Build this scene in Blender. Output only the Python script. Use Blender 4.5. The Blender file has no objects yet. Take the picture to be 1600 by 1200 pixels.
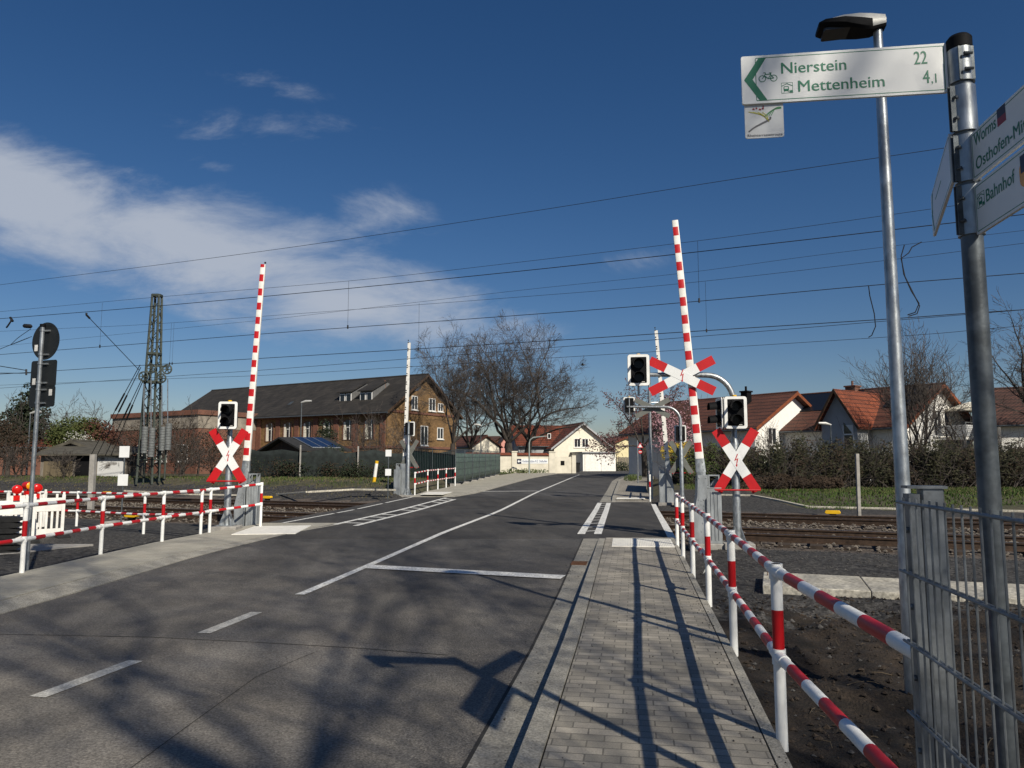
import bpy, bmesh, math, random
from mathutils import Matrix, Vector, noise

# ------------------------------------------------------------------ camera, world, sun
SC = bpy.context.scene
COL = SC.collection
F = 1150.0; H = 1.62
PITCH = math.atan(121 / F)
cam = bpy.data.cameras.new('camera'); cam.sensor_width = 36; cam.lens = 36 * F / 1600
cam.clip_start = 0.05; cam.clip_end = 6000
camo = bpy.data.objects.new('camera', cam); COL.objects.link(camo)
camo.location = (0, 0, H); camo.rotation_euler = (math.pi / 2 + PITCH, 0, 0)
SC.camera = camo
SC.render.resolution_x = 1024; SC.render.resolution_y = 768

TOSUN = Vector((0.68, -1.165, 1.0)).normalized()
EL = math.asin(TOSUN.z); ROT = math.atan2(TOSUN.x, TOSUN.y)
sl = bpy.data.lights.new('sun', 'SUN'); sl.energy = 5.0; sl.angle = math.radians(0.6); sl.color = (1.0, 0.93, 0.80)
slo = bpy.data.objects.new('sun', sl); COL.objects.link(slo)
slo.rotation_euler = (-TOSUN).to_track_quat('-Z', 'Y').to_euler()

SC.view_settings.view_transform = 'Standard'; SC.view_settings.look = 'None'
SC.view_settings.gamma = 1; SC.view_settings.exposure = 0.08
SC.cycles.max_bounces = 6; SC.cycles.use_denoising = True

W = bpy.data.worlds.new('World'); SC.world = W; W.use_nodes = True
wn = W.node_tree.nodes; wl = W.node_tree.links; wn.clear()
def wnode(t, **k):
    n = wn.new(t)
    for a, b in k.items(): setattr(n, a, b)
    return n
def wmath(op, a, b=None, c=None):
    n = wnode('ShaderNodeMath', operation=op)
    for i, x in enumerate((a, b, c)):
        if x is None: continue
        if isinstance(x, (int, float)): n.inputs[i].default_value = x
        else: wl.new(x, n.inputs[i])
    return n.outputs[0]
sky = wnode('ShaderNodeTexSky', sky_type='NISHITA', sun_disc=False, sun_elevation=EL, sun_rotation=ROT)
sky.altitude = 0; sky.air_density = 1.0; sky.dust_density = 0.5; sky.ozone_density = 2.4
bgs = wnode('ShaderNodeBackground'); bgs.inputs[1].default_value = 0.056
hs = wnode('ShaderNodeHueSaturation'); hs.inputs['Saturation'].default_value = 1.28; wl.new(sky.outputs[0], hs.inputs['Color'])
tn = wnode('ShaderNodeMixRGB', blend_type='MULTIPLY'); tn.inputs[0].default_value = 1.0; tn.inputs[2].default_value = (0.92, 0.92, 1.04, 1); wl.new(hs.outputs[0], tn.inputs[1])
wl.new(tn.outputs[0], bgs.inputs[0])
tc = wnode('ShaderNodeTexCoord'); sep = wnode('ShaderNodeSeparateXYZ'); wl.new(tc.outputs['Generated'], sep.inputs[0])
yy = wmath('MAXIMUM', sep.outputs[1], 0.02)
cu = wmath('DIVIDE', sep.outputs[0], yy); cv = wmath('DIVIDE', sep.outputs[2], yy)
comb = wnode('ShaderNodeCombineXYZ'); wl.new(cu, comb.inputs[0]); wl.new(cv, comb.inputs[1])
def cloudpos(px, py):
    u = (px - 800) / F; v = (600 - py) / F
    c, s = math.cos(PITCH), math.sin(PITCH); d = c - v * s
    return u / d, (s + v * c) / d
# warp so that the cloud banks get ragged edges
nz1 = wnode('ShaderNodeTexNoise'); nz1.inputs['Scale'].default_value = 4.2; nz1.inputs['Detail'].default_value = 11; nz1.inputs['Roughness'].default_value = 0.64; nz1.inputs['Distortion'].default_value = 0.35
mp1 = wnode('ShaderNodeMapping'); mp1.inputs['Scale'].default_value = (1.0, 2.6, 1.0); mp1.inputs['Rotation'].default_value = (0, 0, 0.25)
wl.new(comb.outputs[0], mp1.inputs[0]); wl.new(mp1.outputs[0], nz1.inputs['Vector'])
def ellipse(px, py, rx, ry, ang, amp):
    u, v = cloudpos(px, py)
    sub = wnode('ShaderNodeVectorMath', operation='SUBTRACT'); wl.new(comb.outputs[0], sub.inputs[0]); sub.inputs[1].default_value = (u, v, 0)
    rot = wnode('ShaderNodeVectorRotate', rotation_type='Z_AXIS'); wl.new(sub.outputs[0], rot.inputs[0]); rot.inputs['Angle'].default_value = math.radians(ang)
    mul = wnode('ShaderNodeVectorMath', operation='MULTIPLY'); wl.new(rot.outputs[0], mul.inputs[0]); mul.inputs[1].default_value = (F / rx, F / ry, 0)
    ln = wnode('ShaderNodeVectorMath', operation='LENGTH'); wl.new(mul.outputs[0], ln.inputs[0])
    return wmath('MULTIPLY', wmath('MAXIMUM', wmath('SUBTRACT', 1.0, ln.outputs['Value']), 0.0), amp)
es = [ellipse(40, 315, 440, 130, 18, 1.5), ellipse(320, 385, 400, 120, 14, 1.4), ellipse(530, 470, 430, 100, 12, 1.25),
      ellipse(600, 335, 120, 62, 12, 0.40), ellipse(440, 195, 210, 40, 0, 0.42), ellipse(330, 205, 120, 36, 10, 0.40),
      ellipse(420, 128, 160, 30, 16, 0.30), ellipse(330, 258, 60, 20, 8, 0.38), ellipse(1010, 405, 170, 26, -6, 0.28), ellipse(690, 510, 230, 50, 8, 0.7)]
acc = es[0]
for e in es[1:]: acc = wmath('MAXIMUM', acc, e)
den = wmath('MULTIPLY_ADD', nz1.outputs[0], 2.3, -1.15)
den = wmath('ADD', den, wmath('MULTIPLY', acc, 1.0))
gate = wmath('MINIMUM', wmath('MULTIPLY', acc, 6.0), 1.0)
rmp = wnode('ShaderNodeMapRange', interpolation_type='SMOOTHSTEP'); wl.new(den, rmp.inputs[0])
rmp.inputs[1].default_value = 0.10; rmp.inputs[2].default_value = 1.15; rmp.inputs[3].default_value = 0; rmp.inputs[4].default_value = 0.86
cfac = wmath('MULTIPLY', rmp.outputs[0], gate)
bgc = wnode('ShaderNodeBackground'); bgc.inputs[0].default_value = (0.80, 0.87, 1.0, 1); bgc.inputs[1].default_value = 0.54
mixs = wnode('ShaderNodeMixShader'); wl.new(cfac, mixs.inputs[0]); wl.new(bgs.outputs[0], mixs.inputs[1]); wl.new(bgc.outputs[0], mixs.inputs[2])
wo = wnode('ShaderNodeOutputWorld'); wl.new(mixs.outputs[0], wo.inputs[0])

# ------------------------------------------------------------------ measuring helpers (pixel of the photograph -> place)
CP, SP = math.cos(PITCH), math.sin(PITCH)
def ray(px, py):
    u = (px - 800) / F; v = (600 - py) / F
    return Vector((u, CP - v * SP, SP + v * CP))
def G(px, py, z=0.0):
    r = ray(px, py); t = (z - H) / r.z
    return Vector((r.x * t, r.y * t, z))
def at(px, py, Y):
    r = ray(px, py); t = Y / r.y
    return Vector((r.x * t, Y, H + r.z * t))
def interp(tab, x):
    if x <= tab[0][0]:
        (a, b), (c, d) = tab[0], tab[1]
    elif x >= tab[-1][0]:
        (a, b), (c, d) = tab[-2], tab[-1]
    else:
        for i in range(len(tab) - 1):
            if tab[i][0] <= x <= tab[i + 1][0]:
                (a, b), (c, d) = tab[i], tab[i + 1]; break
    return b + (d - b) * (x - a) / (c - a)
def clampi(tab, x): return interp(tab, min(max(x, tab[0][0]), tab[-1][0]))
ZR = [(-60, -.1), (10, -.1), (16, -.015), (17, 0), (25, 0), (34, .1), (66, .32), (90, .38), (130, .6)]
def zroad(y): return clampi(ZR, y)
def GR(px, py, dz=0):
    z = -.05
    for _ in range(12): p = G(px, py, z); z = zroad(p.y) + dz
    return G(px, py, z)
def sst(a, b, x):
    t = min(max((x - a) / (b - a), 0), 1); return t * t * (3 - 2 * t)
TN = Vector((0.387, 0.922)); TD = Vector((0.922, -0.387)); TP = Vector((5.76, 17.65))
def tq(x, y): return (x - TP.x) * TN.x + (y - TP.y) * TN.y
def tpos(s, q): p = TP + TD * s + TN * q; return p.x, p.y
# road and pavement edges as x over y
KERB = [(-60, -9.9), (4.1, 0.0), (6.92, .47), (15.9, 1.85)]
WALKR = [(-60, -8.6), (4.1, 1.49), (6.47, 1.9), (9.18, 2.34), (13.9, 3.12), (16.0, 3.45)]
XR = [(-60, -10.2), (4.1, -.3), (6.92, .18), (15.9, 1.52), (22, 2.3), (29, 3.42), (38, 4.85), (52, 7.0), (62, 8.9), (80, 13)]
XL = [(-60, -10), (4, -5.95), (8.5, -5.8), (10.4, -5.75), (13.4, -5.6), (16.7, -5.1), (19.6, -4.4), (25, -3.7), (31, -2.86), (35.3, -1.7), (58, 1.36), (76, 4.6)]
LWALK = [(-60, -9.5), (10, -7.25), (15.2, -7.2), (17.2, -7.0), (20, -6.55)]
KR2 = [(29, 3.9), (38, 5.3), (52, 7.5), (62, 9.5), (80, 14)]
WR2 = [(29, 5.42), (40, 7.2), (55, 10.2), (80, 16)]
FL = [(32, -4.5), (41.4, -3.25), (66, -1.0), (76, .5)]

# ------------------------------------------------------------------ materials
MATS = {}
def mat(name, col, rough=.75, metal=0.0, var=.2, sc=4.0, bump=0.0, bsc=60.0, col2=None, stretch=(1, 1, 1), detail=6, spec=.4, mid=(.35, .65), sc2=None):
    if name in MATS: return MATS[name]
    m = bpy.data.materials.new(name); m.use_nodes = True; nt = m.node_tree; n = nt.nodes; l = nt.links
    b = n['Principled BSDF']; b.inputs['Roughness'].default_value = rough; b.inputs['Metallic'].default_value = metal
    b.inputs['Specular IOR Level'].default_value = spec
    t = n.new('ShaderNodeTexCoord'); mp = n.new('ShaderNodeMapping'); mp.inputs['Scale'].default_value = stretch
    l.new(t.outputs['Object'], mp.inputs[0])
    nz = n.new('ShaderNodeTexNoise'); nz.inputs['Scale'].default_value = sc; nz.inputs['Detail'].default_value = detail; nz.inputs['Roughness'].default_value = .6
    l.new(mp.outputs[0], nz.inputs['Vector'])
    rp = n.new('ShaderNodeValToRGB'); c2 = col2 or tuple(min(c * (1 + var), 1) for c in col)
    c1 = col if col2 else tuple(c * (1 - var) for c in col)
    rp.color_ramp.elements[0].position = mid[0]; rp.color_ramp.elements[1].position = mid[1]
    rp.color_ramp.elements[0].color = (*c1, 1); rp.color_ramp.elements[1].color = (*c2, 1)
    l.new(nz.outputs[0], rp.inputs[0]); outc = rp.outputs[0]
    if sc2:
        z2 = n.new('ShaderNodeTexNoise'); z2.inputs['Scale'].default_value = sc2; z2.inputs['Detail'].default_value = 3
        l.new(mp.outputs[0], z2.inputs['Vector'])
        mr = n.new('ShaderNodeMapRange'); mr.inputs[1].default_value = .3; mr.inputs[2].default_value = .7; mr.inputs[3].default_value = .6; mr.inputs[4].default_value = 1.4
        l.new(z2.outputs[0], mr.inputs[0])
        mx = n.new('ShaderNodeVectorMath'); mx.operation = 'SCALE'; l.new(outc, mx.inputs[0]); l.new(mr.outputs[0], mx.inputs['Scale']); outc = mx.outputs[0]
    l.new(outc, b.inputs['Base Color'])
    if bump:
        bz = n.new('ShaderNodeTexNoise'); bz.inputs['Scale'].default_value = bsc; bz.inputs['Detail'].default_value = 5
        l.new(mp.outputs[0], bz.inputs['Vector'])
        bp = n.new('ShaderNodeBump'); bp.inputs['Strength'].default_value = bump; bp.inputs['Distance'].default_value = .02
        l.new(bz.outputs[0], bp.inputs['Height']); l.new(bp.outputs[0], b.inputs['Normal'])
    MATS[name] = m; return m
def brick(name, c1, c2, mortar, bw, bh, ms=.012, rot=0.0, wall=False, rough=.85, off=.5, bump=.4, sc=1.5, wash=.35, mlow=.5):
    if name in MATS: return MATS[name]
    m = bpy.data.materials.new(name); m.use_nodes = True; nt = m.node_tree; n = nt.nodes; l = nt.links
    b = n['Principled BSDF']; b.inputs['Roughness'].default_value = rough
    t = n.new('ShaderNodeTexCoord'); vec = t.outputs['Object']
    if wall:
        s = n.new('ShaderNodeSeparateXYZ'); l.new(vec, s.inputs[0])
        a = n.new('ShaderNodeMath'); l.new(s.outputs[0], a.inputs[0]); l.new(s.outputs[1], a.inputs[1])
        c = n.new('ShaderNodeCombineXYZ'); l.new(a.outputs[0], c.inputs[0]); l.new(s.outputs[2], c.inputs[1]); vec2 = c.outputs[0]
    else:
        mp = n.new('ShaderNodeMapping'); mp.inputs['Rotation'].default_value = (0, 0, rot); l.new(vec, mp.inputs[0]); vec2 = mp.outputs[0]
    br = n.new('ShaderNodeTexBrick'); br.offset = off; l.new(vec2, br.inputs['Vector'])
    br.inputs['Color1'].default_value = (*c1, 1); br.inputs['Color2'].default_value = (*c2, 1); br.inputs['Mortar'].default_value = (*mortar, 1)
    br.inputs['Scale'].default_value = 1; br.inputs['Brick Width'].default_value = bw; br.inputs['Row Height'].default_value = bh
    br.inputs['Mortar Size'].default_value = ms; br.inputs['Mortar Smooth'].default_value = .2
    nz = n.new('ShaderNodeTexNoise'); nz.inputs['Scale'].default_value = sc; nz.inputs['Detail'].default_value = 7; nz.inputs['Roughness'].default_value = .65; l.new(vec, nz.inputs['Vector'])
    mr = n.new('ShaderNodeMapRange'); mr.inputs[1].default_value = .25; mr.inputs[2].default_value = .75; mr.inputs[3].default_value = 1 - wash; mr.inputs[4].default_value = 1 + wash
    l.new(nz.outputs[0], mr.inputs[0])
    nf = n.new('ShaderNodeTexNoise'); nf.inputs['Scale'].default_value = 90; nf.inputs['Detail'].default_value = 3; l.new(vec, nf.inputs['Vector'])
    mf = n.new('ShaderNodeMapRange'); mf.inputs[1].default_value = .3; mf.inputs[2].default_value = .7; mf.inputs[3].default_value = .82; mf.inputs[4].default_value = 1.18
    l.new(nf.outputs[0], mf.inputs[0])
    mm = n.new('ShaderNodeMath'); mm.operation = 'MULTIPLY'; l.new(mr.outputs[0], mm.inputs[0]); l.new(mf.outputs[0], mm.inputs[1])
    mx = n.new('ShaderNodeVectorMath'); mx.operation = 'SCALE'; l.new(br.outputs['Color'], mx.inputs[0]); l.new(mm.outputs[0], mx.inputs['Scale'])
    l.new(mx.outputs[0], b.inputs['Base Color'])
    bp = n.new('ShaderNodeBump'); bp.inputs['Strength'].default_value = bump; bp.inputs['Distance'].default_value = .01; bp.invert = True
    l.new(br.outputs['Fac'], bp.inputs['Height']); l.new(bp.outputs[0], b.inputs['Normal'])
    MATS[name] = m; return m
def asphalt(name, col, stain, patch, rough=.8, rot=-.15, newcol=None):
    m = bpy.data.materials.new(name); m.use_nodes = True; nt = m.node_tree; n = nt.nodes; l = nt.links
    b = n['Principled BSDF']; b.inputs['Specular IOR Level'].default_value = .3
    t = n.new('ShaderNodeTexCoord')
    mp = n.new('ShaderNodeMapping'); mp.inputs['Rotation'].default_value = (0, 0, rot); l.new(t.outputs['Object'], mp.inputs[0])
    mp2 = n.new('ShaderNodeMapping'); mp2.inputs['Scale'].default_value = (1.0, .22, 1); l.new(mp.outputs[0], mp2.inputs[0])
    def nz(v, s, d, r=.6):
        x = n.new('ShaderNodeTexNoise'); x.inputs['Scale'].default_value = s; x.inputs['Detail'].default_value = d; x.inputs['Roughness'].default_value = r; l.new(v, x.inputs['Vector']); return x.outputs[0]
    def mr(v, a, bb, c, d):
        x = n.new('ShaderNodeMapRange'); x.inputs[1].default_value = a; x.inputs[2].default_value = bb; x.inputs[3].default_value = c; x.inputs[4].default_value = d; l.new(v, x.inputs[0]); return x.outputs[0]
    def mul(a, bb):
        x = n.new('ShaderNodeMath'); x.operation = 'MULTIPLY'; l.new(a, x.inputs[0]); l.new(bb, x.inputs[1]); return x.outputs[0]
    streak = mr(nz(mp2.outputs[0], 1.6, 6, .65), .3, .7, 1 - stain, 1 + stain)
    blot = mr(nz(mp.outputs[0], .55, 5, .7), .3, .7, 1 - patch, 1 + patch)
    fine = mr(nz(mp.outputs[0], 60, 5, .8), .34, .66, .48, 1.52)
    vo = n.new('ShaderNodeTexVoronoi'); vo.inputs['Scale'].default_value = 75; l.new(mp.outputs[0], vo.inputs['Vector'])
    sv = n.new('ShaderNodeSeparateXYZ'); l.new(vo.outputs['Color'], sv.inputs[0]); chips = mr(sv.outputs[0], 0, 1, .72, 1.30)
    mp3 = n.new('ShaderNodeMapping'); mp3.inputs['Scale'].default_value = (1.0, .035, 1); l.new(mp.outputs[0], mp3.inputs[0])
    tracks = mr(nz(mp3.outputs[0], 1.3, 3, .5), .35, .65, .86, 1.14)
    k = mul(mul(mul(streak, blot), tracks), mul(fine, chips))
    tint = n.new('ShaderNodeMixRGB'); l.new(nz(mp.outputs[0], .9, 3), tint.inputs[0]); tint.inputs[1].default_value = (*col, 1); tint.inputs[2].default_value = (col[0] * 1.12, col[1] * 1.02, col[2] * .9, 1)
    base = tint.outputs[0]
    if newcol:
        sx = n.new('ShaderNodeSeparateXYZ'); l.new(t.outputs['Object'], sx.inputs[0])
        def ma(op, a, bb):
            x = n.new('ShaderNodeMath'); x.operation = op
            for i, q in enumerate((a, bb)):
                if isinstance(q, (int, float)): x.inputs[i].default_value = q
                else: l.new(q, x.inputs[i])
            return x.outputs[0]
        yy_ = ma('ADD', sx.outputs[1], ma('MULTIPLY', sx.outputs[0], .13))
        yn = ma('ADD', yy_, ma('MULTIPLY', ma('SUBTRACT', nz(mp2.outputs[0], .5, 5), .5), 9.0))
        f = ma('ADD', mr(yy_, 6.95, 7.05, 0, .28), mr(yn, 7.5, 15.5, 0, .72))
        mxn = n.new('ShaderNodeMixRGB'); l.new(f, mxn.inputs[0]); l.new(base, mxn.inputs[1]); mxn.inputs[2].default_value = (*newcol, 1); base = mxn.outputs[0]
    s = n.new('ShaderNodeVectorMath'); s.operation = 'SCALE'; l.new(base, s.inputs[0]); l.new(k, s.inputs['Scale'])
    l.new(s.outputs[0], b.inputs['Base Color'])
    l.new(mr(streak, .6, 1.4, rough - .1, rough + .12), b.inputs['Roughness'])
    bp = n.new('ShaderNodeBump'); bp.inputs['Strength'].default_value = .55; bp.inputs['Distance'].default_value = .008
    l.new(vo.outputs['Distance'], bp.inputs['Height']); l.new(bp.outputs[0], b.inputs['Normal'])
    MATS[name] = m; return m

M_road = asphalt('worn_asphalt', (.148, .141, .129), .24, .26, newcol=(.066, .063, .060))
M_cross = asphalt('fresh_asphalt', (.050, .049, .048), .30, .24)
M_gutter = mat('gutter_concrete', (.255, .24, .205), .85, var=.22, sc=3, bump=.3, bsc=90, sc2=60)
M_kerb = mat('kerb_concrete', (.285, .268, .228), .85, var=.2, sc=4, bump=.3, bsc=90, sc2=70)
M_dkjoint = mat('dark_joint', (.03, .028, .025), .95, var=.3)
M_pave = brick('walk_pavers', (.215, .197, .162), (.335, .303, .250), (.140, .128, .105), .2, .1, .0055, rot=math.atan(.165), wash=.34, sc=1.6, bump=.35)
M_lpave = brick('pale_paving', (.32, .30, .245), (.37, .345, .285), (.26, .245, .20), .2, .1, .006, rot=0, wash=.2, sc=1.3, bump=.2)
M_tact = mat('tactile_white', (.70, .68, .62), .8, var=.1, sc=6, bump=.15)
M_paint = mat('road_paint', (.66, .65, .61), .6, var=.16, sc=9, bump=.25, bsc=120, sc2=30)
M_paintold = mat('worn_road_paint', (.48, .46, .41), .7, var=.22, sc=14, bump=.3, bsc=120, sc2=60)
M_gravel = mat('dark_gravel', (.016, .015, .014), .95, col2=(.085, .080, .074), sc=12, detail=9, bump=1.0, bsc=30, sc2=45, mid=(.42, .66))
M_soil = mat('brown_soil', (.009, .007, .005), .97, col2=(.034, .024, .016), sc=3.5, bump=1.0, bsc=55, sc2=40)
M_ground = mat('rough_earth', (.07, .062, .045), .97, col2=(.05, .062, .022), sc=.35, bump=.8, bsc=20, sc2=6)
M_grassbase = mat('grass_ground', (.040, .045, .018), .97, col2=(.085, .070, .045), sc=.7, bump=.8, bsc=20, sc2=8)
M_blade = mat('grass_blade', (.034, .074, .014), .8, col2=(.075, .098, .025), sc=.8, spec=.2)
M_dryblade = mat('dry_grass_blade', (.13, .108, .058), .85, col2=(.09, .085, .04), sc=.8, spec=.2)
M_stone = mat('ballast_stone', (.10, .082, .066), .92, col2=(.19, .165, .135), sc=8, bump=.5)
M_darkstone = mat('dark_stone', (.035, .033, .031), .92, col2=(.10, .095, .09), sc=9, bump=.5)
M_clod = mat('soil_clod', (.012, .009, .007), .97, col2=(.050, .036, .025), sc=9, bump=.8)
M_galv = mat('galvanised_steel', (.36, .38, .39), .42, .75, var=.28, sc=16, detail=3, bump=.06, bsc=50, stretch=(1, 1, .5))
M_galvd = mat('dull_shaded_galvanised_steel', (.095, .108, .118), .5, .5, var=.3, sc=14, detail=3, bump=.05)  # darkened so the signpost pole carries its tree shade in the colour
M_fence = mat('shaded_zinc', (.20, .215, .225), .5, .6, var=.3, sc=12, bump=.05)  # darker copy of the galvanised steel, shade on the fence put into the colour
M_cab = mat('zinc_cabinet', (.33, .35, .36), .5, .55, var=.22, sc=7, bump=.05, stretch=(1, 1, .35))
M_dark = mat('dark_plastic', (.005, .005, .006), .7, var=.2, spec=.15)
M_lens = mat('dark_lens', (.006, .005, .005), .2, var=.2, spec=.2)
M_white = mat('white_enamel', (.80, .80, .77), .42, var=.09, sc=7, bump=.04, sc2=None)
M_white2 = mat('white_plastic', (.76, .74, .69), .55, var=.12, sc=6, bump=.05)
M_red = mat('red_enamel', (.42, .006, .010), .35, var=.1, sc=5)
M_redref = mat('red_reflective', (.46, .008, .012), .45, var=.08, sc=5)
M_signw = mat('reflective_white', (.74, .75, .74), .4, var=.04, sc=3)
M_green = mat('sign_green', (.004, .16, .085), .45, var=.06)
M_signback = mat('sign_back_grey', (.022, .025, .026), .5, .2, var=.15)
M_alback = mat('aluminium_back', (.15, .155, .14), .6, .2, var=.12)
M_black = mat('black_rubber', (.012, .012, .012), .8, var=.3, sc=12, bump=.2)
M_conc = mat('pale_concrete', (.43, .40, .33), .88, var=.16, sc=3, bump=.35, bsc=50, sc2=22)
M_concg = mat('grey_concrete', (.30, .285, .26), .9, var=.2, sc=6, bump=.3, bsc=60)
M_rail = mat('rusty_rail', (.055, .034, .022), .7, .3, var=.35, sc=10, bump=.2)
M_railtop = mat('worn_rail_head', (.16, .15, .15), .35, .8, var=.2, sc=6)
M_sleeper = mat('sleeper_wood', (.05, .036, .027), .95, var=.35, sc=5, bump=.5, stretch=(1, 6, 1))
M_yellow = mat('yellow_paint', (.72, .42, .012), .5, var=.1)
M_amber = mat('amber_lens', (.75, .30, .008), .25, var=.12, sc=25)
M_redlens = mat('red_lens', (.55, .008, .006), .25, var=.15, sc=25)
M_wire = mat('wire_dark', (.020, .020, .022), .6, .4, var=.2)
M_mast = mat('mast_green_steel', (.052, .062, .052), .65, .2, var=.3, sc=8)
M_weight = mat('tension_weight', (.15, .16, .16), .7, .2, var=.2, sc=9)
M_bark = mat('bark', (.030, .025, .021), .95, col2=(.066, .055, .046), sc=6, bump=.7, bsc=25, stretch=(1, 1, .3))
M_twig = mat('twig', (.042, .035, .031), .95, col2=(.080, .066, .057), sc=2)
M_slate = brick('slate_roof', (.015, .013, .011), (.028, .024, .020), (.016, .014, .012), .5, .26, .02, wall=True, sc=.9, wash=.6, bump=.8)
M_ybrick = brick('yellow_brick', (.165, .090, .032), (.255, .146, .056), (.10, .070, .040), .25, .078, .01, wall=True, sc=.9, wash=.45)
M_rbrick = brick('red_brick', (.15, .052, .030), (.20, .072, .04), (.13, .10, .08), .25, .078, .01, wall=True, sc=.8, wash=.3)
def tiles(name, c1, c2): return brick(name, c1, c2, tuple(x * .35 for x in c1), .26, .30, .035, wall=True, sc=.8, wash=.3, bump=1.0)
M_tile_br = tiles('brown_roof_tile', (.085, .029, .017), (.125, .043, .024))
M_tile_red = tiles('red_roof_tile', (.135, .032, .014), (.20, .046, .018))
M_tile_dk = tiles('dark_roof_tile', (.060, .028, .020), (.095, .040, .028))
M_tile_or = tiles('orange_roof_tile', (.175, .042, .016), (.24, .058, .020))
M_render = mat('white_render', (.80, .78, .73), .9, var=.05, sc=2, bump=.1)
M_cream = mat('cream_render', (.74, .69, .57), .9, var=.06, sc=2, bump=.1)
M_yell = mat('pale_yellow_render', (.68, .60, .36), .9, var=.06, sc=2)
M_pink = mat('pink_render', (.62, .30, .25), .9, var=.08, sc=2)
M_greyr = mat('grey_or_shaded_render', (.36, .37, .38), .9, var=.06, sc=2)
M_ochre = mat('weathered_white_wall', (.60, .56, .46), .92, var=.12, sc=1.2, bump=.2)
M_glass = mat('window_glass', (.018, .021, .026), .06, var=.3, sc=2, spec=.6)
M_frame = mat('white_frame', (.72, .71, .68), .5, var=.04)
M_wood = mat('dark_wood', (.055, .032, .018), .8, var=.3, sc=6, stretch=(1, 1, .2))
M_trim = mat('orange_trim', (.19, .054, .019), .7, var=.15)
M_greywood = mat('weathered_board', (.16, .14, .115), .9, var=.3, sc=4, bump=.3, stretch=(3, 3, .3))
M_solar = brick('solar_cell', (.010, .016, .040), (.012, .019, .046), (.10, .11, .13), .98, 1.62, .03, wall=True, rough=.2, wash=.1, bump=.1)
M_solarblue = mat('solar_blue', (.012, .022, .055), .18, var=.2, sc=3, spec=.7)
M_net = mat('dark_netting', (.014, .019, .018), .9, var=.4, sc=3, bump=.7, bsc=14)
M_meshg = mat('green_mesh', (.070, .102, .088), .7, var=.25, sc=3, bump=.5, bsc=25)
M_meshg2 = mat('light_green_mesh', (.10, .17, .14), .7, var=.2, sc=3)
M_rust = mat('rusty_iron', (.13, .06, .03), .85, .3, var=.3, sc=20, bump=.3)
M_hleaf = mat('hedge_leaf', (.016, .019, .008), .8, col2=(.044, .041, .020), sc=1.2, spec=.25)
M_hdry = mat('hedge_dry_leaf', (.050, .034, .022), .85, col2=(.026, .018, .012), sc=1.2, spec=.2)
M_gleaf = mat('green_leaf', (.038, .062, .016), .7, col2=(.085, .10, .03), sc=1.5, spec=.25)
M_cleaf = mat('conifer_leaf', (.012, .020, .011), .8, col2=(.028, .036, .018), sc=1.5, spec=.2)
M_ivy = mat('evergreen_leaf', (.030, .045, .010), .7, col2=(.070, .078, .022), sc=1.5, spec=.25)
M_bud = mat('dark_bud', (.060, .028, .030), .8, col2=(.12, .06, .06), sc=1.5)
M_blossom = mat('pink_blossom', (.45, .27, .30), .8, col2=(.30, .15, .18), sc=1.5)
M_wblossom = mat('white_blossom', (.42, .41, .37), .8, var=.1)
M_bluetext = mat('blue_lettering', (.02, .05, .16), .5, var=.1)
M_navy = mat('navy_print', (.012, .016, .05), .5, var=.1)
M_maroon = mat('maroon_print', (.26, .018, .04), .5, var=.1)
M_bolt = mat('red_bolt', (.45, .015, .02), .4, var=.05)
M_vine = [mat('vine_yellow', (.48, .46, .09), .5, var=.05), mat('vine_green', (.05, .24, .09), .5, var=.05), mat('vine_grey', (.10, .10, .11), .5, var=.05)]
M_silver = mat('silver_print', (.52, .53, .53), .4, .2, var=.1, sc=8)
M_umb = mat('cream_canvas', (.70, .66, .55), .8, var=.06)
M_skin = mat('dark_paint', (.02, .02, .022), .5, var=.1)

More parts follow.
